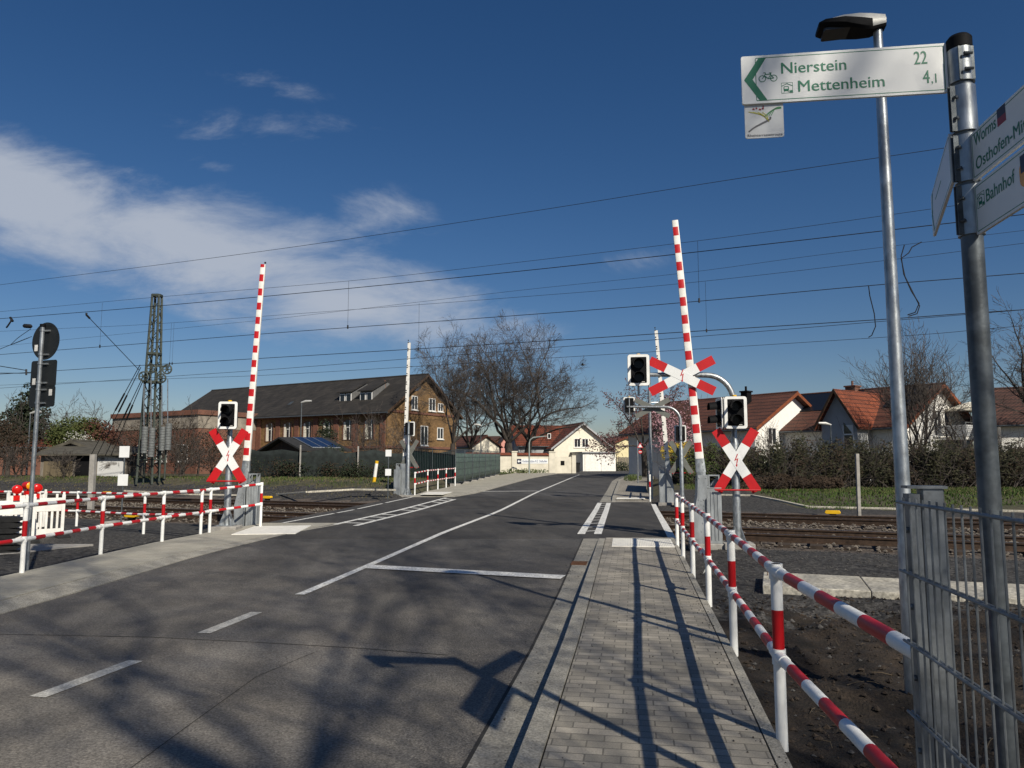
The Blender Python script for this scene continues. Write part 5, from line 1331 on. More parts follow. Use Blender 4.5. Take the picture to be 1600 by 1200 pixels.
for i in range(3):
    a = RL * (.26 + i * .195); mb = MB(); slab(a, a + RL * .185, hw * .12, ez + (pz - ez) * .12, hw * .93, ez + (pz - ez) * .93, .04, mb, .16); o = build('solar_panel', mb, M_solarblue, ro2)
    mb = MB(); slab(a - .03, a + .03, hw * .12, ez + (pz - ez) * .12, hw * .93, ez + (pz - ez) * .93, .05, mb, .16); slab(a, a + RL * .185, hw * .10, ez + (pz - ez) * .10, hw * .125, ez + (pz - ez) * .125, .05, mb, .16); build('panel_frame', mb, M_galv, o)
mb = MB(); A0, A1, B0_, B1_ = .4, RL - .4, .3, GW - .4
vs = [loc(A0, B0_, -.8), loc(A1, B0_, -.8), loc(A1, B1_, -.8), loc(A0, B1_, -.8)]; vs += [loc(A0, B0_, ez - .02), loc(A1, B0_, ez - .02), loc(A1, B1_, ez - .06), loc(A0, B1_, ez - .06)]
mb.add(vs, [(3, 2, 1, 0), (4, 5, 6, 7), (0, 1, 5, 4), (1, 2, 6, 5), (2, 3, 7, 6), (3, 0, 4, 7)]); build('wall', mb, M_greywood, t, smooth=False)
mb = MB(); mb.add([loc(A0 + .01, B0_, ez - .02), loc(A0 + .01, B1_, ez - .06), loc(A0 + .01, hw, pz - .05)], [(0, 1, 2)]); mb.add([loc(A0 + .06, B0_, ez - .02), loc(A0 + .06, B1_, ez - .06), loc(A0 + .06, hw, pz - .05)], [(0, 2, 1)]); build('gable_board', mb, M_wood, t, smooth=False)
# --- house with red roof and white garage at the road's end
hz0 = .55
hc = at(866, 735, 97); hc.z = hz0; hd = Vector((.97, .24, 0)); hrz = math.atan2(hd.y, hd.x)
hw_ = online(hc, hd, 953, 700)[0]; ha = at(909, 663, 98).z - hz0; he = at(866, 698, 97).z - hz0
def hx(px, py): s, z = online(hc, hd, px, py); return s, z - hz0
t, ro3, _ = house('gabled_house', 'cream gabled house with red roof and white garage at the end of road', hc, hrz, hw_, 14, he, ha, M_cream, M_tile_red, .55, trim=M_greyr,
      wins=[('g', hx(897, 684)[0], hx(907, 684)[0], hx(900, 699)[1], hx(900, 685)[1], 1), ('g', hx(909, 684)[0], hx(919, 684)[0], hx(900, 699)[1], hx(900, 685)[1], 1)])
ga, gb = hx(893, 718)[0], hx(942, 718)[0]; gt = hx(915, 708)[1]
mb = MB(); mb.box(ga, gb, -4.5, -.003, -.6, gt); gp = build('garage', mb, M_render, t, smooth=False)
mb = MB(); mb.box(ga - .2, gb + .2, -4.8, -.004, gt + .001, gt + .12); build('garage_roof', mb, M_greyr, gp, smooth=False)
for k in (0, 1):
    a = ga + .25 + k * (gb - ga) * .5; mb = MB(); mb.box(a, a + (gb - ga) * .5 - .4, -4.56, -4.502, -.3, gt - .25); build('garage_door', mb, M_white2, gp, smooth=False)
# side wing to the left of it
wl_ = at(832, 735, 100); wl_.z = .55
house('low_house', 'long grey walled house with red tiled roof behind the white wall', wl_, math.radians(100), 9, 8.5, at(835, 696, 100).z - .55, at(845, 668, 104).z - .55, M_greyr, M_tile_red, .4)[0].location.x += 6.5
# --- yellow house, dark house
p = at(962, 725, 112); p.z = .6
house('yellow_house', 'pale yellow house with red roof right of the cream garage house', p, .30, online(p, Vector((.955, .296, 0)), 992, 700)[0] + .3, 10, at(962, 692, 112).z - .6, at(980, 684.5, 112).z - .6, M_yell, M_tile_red, .4)
p = at(966, 720, 135); p.z = .6
house('dark_house', 'dark roofed house behind the pale yellow house', p, .1, 8, 9, at(966, 684, 135).z - .6, at(980, 676.5, 135).z - .6, M_greyr, M_tile_dk, .4)
# --- pink house, brown house, small cream house left of the big trees
p = at(783, 725, 112); p.z = .5
house('pink_house', 'pink house with dark roof behind the bare trees', p, .1, online(p, Vector((.995, .1, 0)), 818, 700)[0], 10, at(783, 692, 112).z - .5, at(802, 671, 112).z - .5, M_pink, M_tile_dk, .3)
p = at(766, 725, 118); p.z = .5
house('brown_house', 'brown roofed low house between pink house and lamp pole', p, 1.2, 7, 9, at(765, 694, 118).z - .5, at(770, 683, 118).z - .5, M_rbrick, M_tile_dk, .3)
p = at(738, 725, 100); p.z = .5
house('cream_cottage', 'small cream cottage with brown roof right of the brick building', p, .55, 4.2, 9, at(738, 697, 100).z - .5, at(740, 682, 100).z - .5, M_cream, M_tile_br, .35, wins=[('g', 1.2, 2.2, 1.2, 2.3, 1)])
# --- boundary wall with banner
w0 = at(784, 738, 76); w1 = at(893, 736, 80); w0.z = .45; wd_ = Vector((w1.x - w0.x, w1.y - w0.y, 0)); wlen = wd_.length; wrz = math.atan2(wd_.y, wd_.x); wdn = wd_.normalized()
def wx(px, py): s, z = online(w0, wdn, px, py); return s, z - .45
t = thing('boundary_wall', 'white boundary wall with red coping and blue lettered banner beyond the green fence', 'wall', w0, rz=wrz)
zt_ = wx(820, 712)[1]
for a, b in ((784, 799), (807, 857)):
    x0, x1 = wx(a, 720)[0], wx(b, 720)[0]
    mb = MB(); mb.box(x0 - (4 if a == 784 else 0), x1, 0, .3, -.8, zt_); build('wall', mb, M_ochre, t, smooth=False)
    mb = MB(); mb.prism([(-.12, zt_ + .002), (.42, zt_ + .002), (.42, zt_ + .06), (.15, zt_ + .30), (-.12, zt_ + .06)], x0 - (4 if a == 784 else 0), x1, 0, axis='x'); build('coping', mb, M_tile_red, t, smooth=False)
for a, b in ((799, 807), (857, 867)):
    x0, x1 = wx(a, 720)[0], wx(b, 720)[0]; mb = MB(); mb.box(x0 + .003, x1 - .003, -.12, .5, -.8, zt_ + .35); mb.box(x0 - .05, x1 + .05, -.18, .56, zt_ + .352, zt_ + .47); build('pier', mb, M_ochre, t, smooth=False)
x0, x1 = wx(867, 720)[0] + .01, wx(893, 720)[0]; mb = MB(); mb.box(x0, x1, .02, .32, -.8, zt_ - .1); mb.box(x1 + .002, x1 + .5, -.1, .45, -.8, zt_ + .05); go = build('low_wall', mb, M_ochre, t, smooth=False)
mb = MB(); a, b = wx(876, 723)[0], wx(882, 723)[0]; mb.box(a, b, -.01, .018, wx(878, 727)[1], wx(878, 720)[1]); build('grille', mb, M_dark, go)
a, b = wx(807.5, 720)[0], wx(856, 720)[0]; z0, z1 = wx(830, 724.5)[1], wx(830, 717)[1]
mb = MB(); mb.box(a, b, -.04, -.003, z0, z1); bo = build('banner', mb, M_signw, t, smooth=False)
T = Matrix.Translation((a, -.0405, z0)) @ Matrix.Rotation(math.pi / 2, 4, 'X'); hh = z1 - z0; mb = MB(T=T)
mb.box(.0, .85 * hh * 1.2, .0, hh, .0, .002); 
build('icon', mb, M_navy, bo)
mb = MB(T=T); text(mb, 'Gedenkstätte KZ Osthofen', hh * 1.25, .28 * hh, hh * .72, .003, width=(b - a) - hh * 1.5, offset=.006); build('lettering', mb, M_bluetext, bo)
mb = MB(T=T); mb.add([(.15 * hh, .5 * hh, .004), (.5 * hh, .85 * hh, .004), (.5 * hh, .6 * hh, .004), (.9 * hh, .6 * hh, .004), (.9 * hh, .4 * hh, .004), (.5 * hh, .4 * hh, .004), (.5 * hh, .15 * hh, .004)], [tuple(range(7))]); build('arrow', mb, M_signw, bo)
# --- right hand houses
def rh(px, Y, z=.3): p = at(px, 700, Y); p.z = z; return p
R8 = math.atan2(.6, .8)
p = rh(1180, 55)
hA, roA, _ = house('brown_roofed_house', 'house with brown tiled roof and white gable behind the right barrier', p, R8, 10, 13, at(1180, 667, 55).z - .3, at(1246, 613, 58).z - .5, M_render, M_tile_br, .55, trim=M_trim, chim=(3.6, 3.2, .6, .35, M_dark), wins=[('g', 1.6, 2.7, 2.6, 3.9, 1)])
p = rh(1412, 50); B_loc = p
hB, roB, sB_ = house('red_roofed_house', 'white house with red tiled roof, black solar panels and front gable wing', p, R8, 11, 10.5, at(1412, 664, 50).z - .3, at(1470, 600, 53.3).z - .5, M_render, M_tile_br, .55, trim=M_trim, chim=(5.3, 6.2, .8, .45, M_rbrick))
zeB = at(1412, 664, 50).z - .3; zrB = at(1470, 600, 53.3).z - .5
# wing on the side x=0 (towards -x)
wz = at(1300, 609, 52).z - .3 - .2; we = wz - 2.15
mb = MB(); y0, y1 = 2.1, 4.7; ym = (y0 + y1) / 2
mb.prism([(y0, -1), (y1, -1), (y1, we), (ym, wz), (y0, we)], -2.0, 3.5, 0, axis='x'); wing = build('front_wing', mb, M_greyr, hB, smooth=False)  # grey wall colour paints the side turned from the sun; house is white
sW_ = (wz - we) / ((y1 - y0) / 2); mb = MB(); o_ = .32
mb.prism([(y0 - o_, we - o_ * sW_ + .012), (ym, wz + .012), (ym, wz + .2), (y0 - o_, we - o_ * sW_ + .2)], -2.5, 4.2, 0, axis='x'); mb.prism([(y1 + o_, we - o_ * sW_ + .012), (y1 + o_, we - o_ * sW_ + .2), (ym + .001, wz + .2), (ym + .001, wz + .012)], -2.5, 4.2, 0, axis='x'); build('wing_roof', mb, M_tile_or, wing, smooth=False)
mb = MB()
for sg, yy0 in ((1, y0), (-1, y1)):
    mb.prism([(yy0 - sg * (o_ + .02), we - o_ * sW_ - .08), (ym, wz - .06), (ym, wz + .22), (yy0 - sg * (o_ + .02), we - o_ * sW_ + .22)], -2.55, -2.505, 0, axis='x')
build('bargeboard', mb, M_wood, wing)
T = frame_m((-2.0, 0, 0), (0, -1, 0), (0, 0, 1)); mb = MB(T=T); mb.box(-(y0 + 1.0), -(y0 + .25), .3, we - .2, .002, .05); o = build('wing_window', mb, M_frame, wing); mb = MB(T=T); mb.box(-(y0 + .93), -(y0 + .32), .4, we - .9, .051, .06); mb.prism([(-(y0 + .93), we - .8), (-(y0 + .32), we - .8), (-(y0 + .93), we - .0)], .051, .06); build('pane', mb, M_glass, wing)
def solar(ro, y0, y1, f0, f1, w_, ze_, zr__):
    s = (zr__ - ze_) / (w_ / 2); a, b = w_ / 2 * f0, w_ / 2 * f1
    mb = MB(); mb.prism([(a, ze_ + a * s + .23), (b, ze_ + b * s + .23), (b, ze_ + b * s + .28), (a, ze_ + a * s + .28)], y0, y1, 0, axis='y'); o = build('solar_panel', mb, mat('black_solar', (.008, .009, .012), .4, var=.2, spec=.25), ro, smooth=False)
solar(roB, .1, 2.4, .40, .94, 11, zeB, zrB); solar(roB, 5.2, 10.6, .42, .95, 11, zeB, zrB)
# balcony with parasol on the gable
mb = MB(); mb.box(5.1, 9.6, -1.9, -.003, 2.85, 3.05); bal = build('balcony', mb, M_render, hB)
for i in range(6): mb = MB(); z = 3.1 + i * .135; mb.box(5.1, 9.6, -1.93, -1.9, z, z + .11); mb.box(5.07, 5.1, -1.9, -.01, z, z + .11); build('balcony_slat', mb, mat('pale_slat', (.52, .53, .54), .6, var=.08), bal)
mb = MB(); mb.tube([(5.1, -1.92, 4.05), (9.6, -1.92, 4.05)], .03, 6)
for x in (5.1, 6.6, 8.1, 9.6): mb.tube([(x, -1.92, 3.05), (x, -1.92, 4.05)], .025, 6)
for x in (5.2, 9.5): mb.box(x - .06, x + .06, -1.85, -1.73, -.5, 2.849)
build('balcony_railing', mb, M_galv, bal)
win(hB, 'g', 11, 10, 4.6, 5.8, 3.1, 5.0, 1); win(hB, 'g', 11, 10, 6.3, 7.2, 3.1, 5.0, 0)
pp = hB.matrix_basis @ Vector((7.9, -1.2, 0)); cR, sR = math.cos(R8), math.sin(R8)
pb_ = Vector((B_loc.x + 7.9 * cR + 1.2 * sR, B_loc.y + 7.9 * sR - 1.2 * cR, B_loc.z + 3.05))
t = thing('parasol', 'cream parasol open on the balcony of the red roofed house', 'parasol', pb_)
mb = MB(); mb.tube([pb_, pb_ + Vector((0, 0, 2.5))], .03, 8); build('pole', mb, M_galv, t)
mb = MB(); n = 8; R = 1.7; ap = pb_ + Vector((0, 0, 2.62)); rimz = 2.05
vs = [tuple(ap)]
for rr, zz in ((.55, 2.48), (1.2, 2.27), (1.7, rimz), (1.69, rimz - .14)): vs += [tuple(pb_ + Vector((rr * math.cos(2 * math.pi * i / n), rr * math.sin(2 * math.pi * i / n), zz))) for i in range(n)]
fs = [(0, 1 + i, 1 + (i + 1) % n) for i in range(n)]
for k in range(3): fs += [(1 + k * n + i, 1 + (k + 1) * n + i, 1 + (k + 1) * n + (i + 1) % n, 1 + k * n + (i + 1) % n) for i in range(n)]
mb.add(vs, fs); o = build('canopy', mb, M_umb, t, smooth=False); md = o.modifiers.new('cloth', 'SOLIDIFY'); md.thickness = .015
p = rh(1566, 50)
zeD, zrD = at(1560, 662, 50).z - .3, at(1590, 613, 54.5).z - .3
hD, roD, sD = house('dark_roofed_house', 'house with long dark red roof and skylights at right picture edge', p + Vector((.479, .878, 0)) * 9, -math.pi / 2 - .5, 9, 14, zeD, zrD, M_render, M_tile_dk, .4, trim=M_wood, wins=[('r', .8, 2.6, .9, 2.3, 1), ('r', 3.4, 4.8, .9, 2.3, 1)])
for yy_ in (1.6, 3.4):
    mb = MB(); a, b = 5.9, 6.8; f_ = lambda x: zeD + (9 - x) * sD + .21
    mb.prism([(a, f_(a)), (b, f_(b)), (b, f_(b) + .05), (a, f_(a) + .05)], yy_, yy_ + .8, 0, axis='y'); build('skylight', mb, M_galv, roD, smooth=False)

# --- sheds and rear red roof at far left
p = at(62, 745, 46); p.z = .7
t = thing('lean_to_shed', 'low weathered lean-to shed with patched walls behind the tracks on left', 'shed', p, rz=.12)
zt2 = at(62, 712, 46).z - .7; shl = online(p, Vector((math.cos(.12), math.sin(.12), 0)), 198, 712)[0]
mb = MB(); mb.box(0, shl, 0, 3, -.8, zt2); build('wall', mb, M_greywood, t, smooth=False)
mb = MB(); mb.prism([(-.5, zt2 - .02 + .03), (3.2, zt2 + .55), (3.2, zt2 + .65), (-.5, zt2 + .10)], -.3, shl + .4, 0, axis='x'); build('roof', mb, mat('mossy_sheet', (.075, .068, .052), .9, var=.3, sc=2), t, smooth=False)
a0 = online(p, Vector((math.cos(.12), math.sin(.12), 0)), 153, 725)[0]
mb = MB(); mb.box(a0, shl - .1, -.06, -.002, -.8, zt2 - .02); build('white_wall', mb, mat('flaking_white', (.50, .50, .49), .9, col2=(.14, .13, .12), sc=1.6, detail=9, mid=(.52, .62)), t, smooth=False)
mb = MB(); mb.box(a0 - 1.3, a0 - .25, -.05, -.002, -.8, zt2 - .02); build('dark_opening', mb, M_dark, t, smooth=False)
mb = MB(); mb.box(.2, 1.9, -.05, -.002, -.8, zt2 - .3); build('yellow_boards', mb, mat('tan_board', (.12, .095, .058), .9, var=.25, sc=2, stretch=(4, 4, .3)), t, smooth=False)
p = at(72, 742, 49.5); p.z = .7
house('gabled_shed', 'small shed with low mossy gable roof behind the lean-to', p, .05, at(150, 700, 49.5).x - p.x, 4, at(75, 706, 49.5).z - .7, at(100, 693, 49.5).z - .7, M_greywood, MATS['mossy_sheet'], .3, cat='shed')
p = at(60, 742, 66); p.z = .6
house('red_roofed_row', 'long low building with red tiled roof behind the sheds on left', p, -math.pi / 2 + .1, 6, at(150, 700, 62).x - p.x, at(60, 699, 60).z - .6, at(70, 684, 62).z - .6, M_rbrick, M_tile_red, .3, cat='building')
p = at(62, 735, 95); p.z = .6
house('far_red_house', 'distant house with red roof above the green bush on left', p, .5, 9, 10, at(65, 680, 95).z - .6, at(90, 663, 95).z - .6, M_render, M_tile_red, .3)

# ------------------------------------------------------------------ fences
def netting(label, pts, hs, name='netting_fence'):
    t = thing(name, label, 'fence', pts[0]); mb = MB(); k = 0; vs = []; n = 0
    for (a, b, h0, h1) in zip(pts[:-1], pts[1:], hs[:-1], hs[1:]):
        m = max(2, int((b - a).length / .35))
        for i in range(m):
            u = i / m; p = a + (b - a) * u; h = h0 + (h1 - h0) * u - .22 * abs(math.sin(n * .42)) + .12 * noise.noise(Vector((n * .31, 2, 0))); z0 = gh(p.x, p.y)
            for j in range(7):
                vs.append((p.x + .05 * noise.noise(Vector((n * .5, j * .5, 0))), p.y + .12 * noise.noise(Vector((n * .4, j * .6, 5))), z0 - .1 + (h + .1) * j / 6)); 
            n += 1
    fs = [(i * 7 + j, i * 7 + 7 + j, i * 7 + 8 + j, i * 7 + j + 1) for i in range(n - 1) for j in range(6)]
    mb.add(vs, fs); o = build('netting', mb, M_net, t); md = o.modifiers.new('thick', 'SOLIDIFY'); md.thickness = .01
    tot = 0
    for (a, b) in zip(pts[:-1], pts[1:]):
        m = max(1, int((b - a).length / 2.6))
        for i in range(m):
            p = a + (b - a) * (i / m); z0 = gh(p.x, p.y); mb = MB(); mb.box(p.x - .04, p.x + .04, p.y - .22, p.y - .15, z0 - .2, z0 + hs[0] + .1); build('post', mb, M_concg, t)
    return t
def gp(px, Y): p = at(px, 740, Y); p.z = gh(p.x, p.y); return p
netting('dark garden netting fence on posts behind the grass left of the barrier', [gp(385, 46), gp(470, 44.5), gp(560, 45), gp(640, 46.5), gp(712, 48)], [1.85, 1.75, 1.8, 1.75, 1.9])
# site fence covered with green mesh along the far left pavement
t = thing('site_fence', 'green covered site fence panels along the far left pavement', 'fence', (-3.3, 42.8, .25))
ya_ = 42.6; n = 7; dy = 23.6 / n
for i in range(n):
    a = Vector((interp(FL, ya_ + i * dy) - .10, ya_ + i * dy, 0)); b = Vector((interp(FL, ya_ + (i + 1) * dy) - .10, ya_ + (i + 1) * dy, 0)); a.z, b.z = zroad(a.y) + .12, zroad(b.y) + .12
    mb = MB(); U = Vector((0, 0, 1)); d = (b - a); m = 9; vs = []
    for k in range(m + 1):
        for z in (.1, .6, 1.2, 1.82): q = a + d * (k / m); vs.append((q.x + .03 * noise.noise(Vector((k * .9 + i * 9, z * 3, 0))), q.y, q.z + z))
    mb.add(vs, [(k * 4 + j, k * 4 + 4 + j, k * 4 + 5 + j, k * 4 + j + 1) for k in range(m) for j in range(3)])
    o = build('fence_panel', mb, M_meshg, t); md = o.modifiers.new('thick', 'SOLIDIFY'); md.thickness = .008
    fr_ = MB()
    for q in (a + d * .01, b - d * .01): fr_.tube([q + U * .0, q + U * 2.06], .022, 8)
    for z in (.12, 2.04): fr_.tube([a + U * z, b + U * z], .02, 8)
    for k in range(1, 12): q = a + d * (k / 12); fr_.tube([q + U * 1.8 + Vector((.02, 0, 0)), q + U * 2.04 + Vector((.02, 0, 0))], .008, 4)
    for z in (.5, .9, 1.3, 1.6): fr_.tube([a + U * z + Vector((.03, 0, 0)), b + U * z + Vector((.03, 0, 0))], .007, 4)
    build('frame', fr_, M_galvd, o)
    mb = MB(); mb.box(a.x - .3, a.x + .3, a.y - .12, a.y + .12, a.z - .12, a.z + .08); build('foot', mb, M_concg, o)
a = Vector((interp(FL, 42.5) - .1, 42.55, .25)); b = gp(642, 45.5)
mb = MB(); U = Vector((0, 0, 1)); d = b - a; bt2 = thing('site_fence', 'dark green covered site fence panels behind the distant left railing', 'fence', a)
vs = []; 
for k in range(13):
    for z in (.05, .9, 1.75): q = a + d * (k / 12); vs.append((q.x, q.y + .05 * noise.noise(Vector((k * .7, z * 3, 4))), q.z + z))
mb.add(vs, [(k * 3 + j, k * 3 + 3 + j, k * 3 + 4 + j, k * 3 + j + 1) for k in range(12) for j in range(2)]); o = build('fence_panel', mb, mat('dark_green_mesh', (.010, .034, .028), .8, var=.25, sc=3, bump=.5, bsc=25), bt2)
mb = MB()
for k in range(27): q = a + d * (k / 26) + Vector((0, -.1, 0)); mb.tube([q, q + U * 2.0], .008 if k % 13 else .025, 5)
for z in (.1, 1.95): mb.tube([a + U * z + Vector((0, -.1, 0)), b + U * z + Vector((0, -.1, 0))], .02, 6)
build('frame', mb, M_galvd, bt2)
# grey garden fence at the end of the road
p = at(946, 736, 104); p.z = .5
t = thing('garden_fence', 'grey weathered board fence in front of the pale yellow house', 'fence', p)
for k in range(6):
    mb = MB()
    for i in range(8): x = p.x + k * 1.75 + i * .215; mb.box(x, x + .19, p.y, p.y + .03, p.z - .3, p.z + 1.7 + .05 * (i % 2))
    build('fence_panel', mb, M_greywood, t)

# ------------------------------------------------------------------ small far things
def lamp_far(label, px, ytop, ybot, Y, side=1, r=.06):
    b = at(px, ybot, Y); b.z = min(b.z, .6); z = at(px, ytop, Y).z; t = thing('street_lamp', label, 'street lamp', b); mb = MB(); mb.tube([b - Vector((0, 0, .3)), Vector((b.x, b.y, z))], [r, r * .6], 8); build('pole', mb, M_galvd, t)
    mb = MB(); mb.tube([Vector((b.x - side * .05, b.y, z)), Vector((b.x + side * .3, b.y, z + .10)), Vector((b.x + side * .75, b.y, z + .12))], [.05, .10, .07], 8); build('lamp_head', mb, MATS['lamp_grey'], t)
lamp_far('distant lamp post in front of the brick building', 468, 629, 745, 56)
lamp_far('distant lamp post in front of the far left trees', 41, 646, 745, 52, 1, .07)
lamp_far('small lamp post between the right houses and the hedge', 1300, 664, 720, 47, -1, .06)
lamp_far('tall thin lamp post behind green fence at the bare trees', 751, 665, 735, 74, -1, .06)
# bent traffic light mast by the wall
tb = at(827, 738, 73); tb.z = .4
t = thing('traffic_light', 'pale green bent mast with small traffic light in front of the white wall', 'traffic light', tb)
M_pale = mat('pale_green_steel', (.30, .34, .32), .5, .3, var=.1)
mb = MB(); zt3 = at(827, 683, 73).z; xr_ = at(858, 683, 73).x - tb.x
mb.tube([tb - Vector((0, 0, .2)), Vector((tb.x, tb.y, zt3 - .6)), Vector((tb.x + .1, tb.y, zt3 - .25)), Vector((tb.x + .4, tb.y, zt3 - .03)), Vector((tb.x + xr_, tb.y, zt3 + .12))], [.09, .07, .065, .06, .045], 10); build('pole', mb, M_pale, t)
mb = MB(); hx_ = tb.x + xr_; ring_T = frame_m((hx_, tb.y - .12, zt3 + .1), (1, 0, 0), (0, 0, 1)); mb.T = ring_T; mb.prism(rrect(-.15, .15, -.24, .24, .05, 3), -.1, 0); o = build('signal_head', mb, M_dark, t); mb = MB(T=ring_T); ring(mb, rrect(-.17, .17, -.26, .26, .06, 3), rrect(-.12, .12, -.21, .21, .04, 3), .0, .03); build('white_border', mb, M_white, o)
# warning sign on a post at the far right pavement
sb_ = at(997, 752, 46); sb_.z = .15; t = thing('warning_sign', 'red and white triangular sign on post at the far right pavement', 'traffic sign', sb_)
mb = MB(); mb.tube([sb_, Vector((sb_.x, sb_.y, at(997, 688, 46).z))], .04, 8); build('pole', mb, M_galv, t)
c = at(1000, 697, 46); T = frame_m((c.x, c.y - .05, c.z), (1, 0, 0), (0, 0, 1)); tri = lambda r: [(r * math.cos(math.radians(a)), r * math.sin(math.radians(a))) for a in (90, 210, 330)]
mb = MB(T=T); mb.prism(tri(.22), -.01, 0, 0); mb.prism(tri(.14), .001, .004, 1); o = build('sign_plate', mb, [M_redref, M_signw], t); mb = MB(T=T); mb.T = T @ Matrix.Translation((0, -.36, 0)); n = 24; mb.prism([(.12 * math.cos(2 * math.pi * i / n), .12 * math.sin(2 * math.pi * i / n)) for i in range(n)], -.01, 0, 0); mb.box(-.085, .085, -.025, .025, .001, .004, 1); build('round_plate', mb, [M_redref, M_signw], t)
# dark wheelie bin by the garage
p = at(902, 735, 84); p.z = .42; t = thing('wheelie_bin', 'small dark wheelie bin beside the white wall end', 'bin', p)
mb = MB(); mb.add([p + Vector(v) for v in ((-.24, -.24, 0), (.24, -.24, 0), (.24, .24, 0), (-.24, .24, 0), (-.3, -.3, 1.0), (.3, -.3, 1.0), (.3, .34, 1.0), (-.3, .34, 1.0))], [(3, 2, 1, 0), (4, 5, 6, 7), (0, 1, 5, 4), (1, 2, 6, 5), (2, 3, 7, 6), (3, 0, 4, 7)]); build('body', mb, M_black, t)
mb = MB(); mb.box(p.x - .33, p.x + .33, p.y - .34, p.y + .38, p.z + 1.002, p.z + 1.07); build('lid', mb, M_dark, t, bevel=.02)
# bird in the sky
p = at(910.5, 570.5, 60); t = thing('bird', 'tiny dark bird flying between the bare trees and signal', 'bird', p)
mb = MB(); mb.tube([p + Vector((-.2, 0, 0)), p + Vector((-.12, 0, .01)), p + Vector((0, 0, .02)), p + Vector((.1, 0, .02)), p + Vector((.15, 0, .04)), p + Vector((.19, 0, .03))], [.02, .05, .07, .05, .04, .008], 8)
for s in (-1, 1): mb.add([p + Vector(v) for v in ((.06, s * .03, .03), (-.06, s * .03, .02), (-.08, s * .25, .14), (.02, s * .25, .15), (-.05, s * .42, .08))], [(0, 1, 2, 3), (3, 2, 4)])
build('body', mb, M_skin, t)

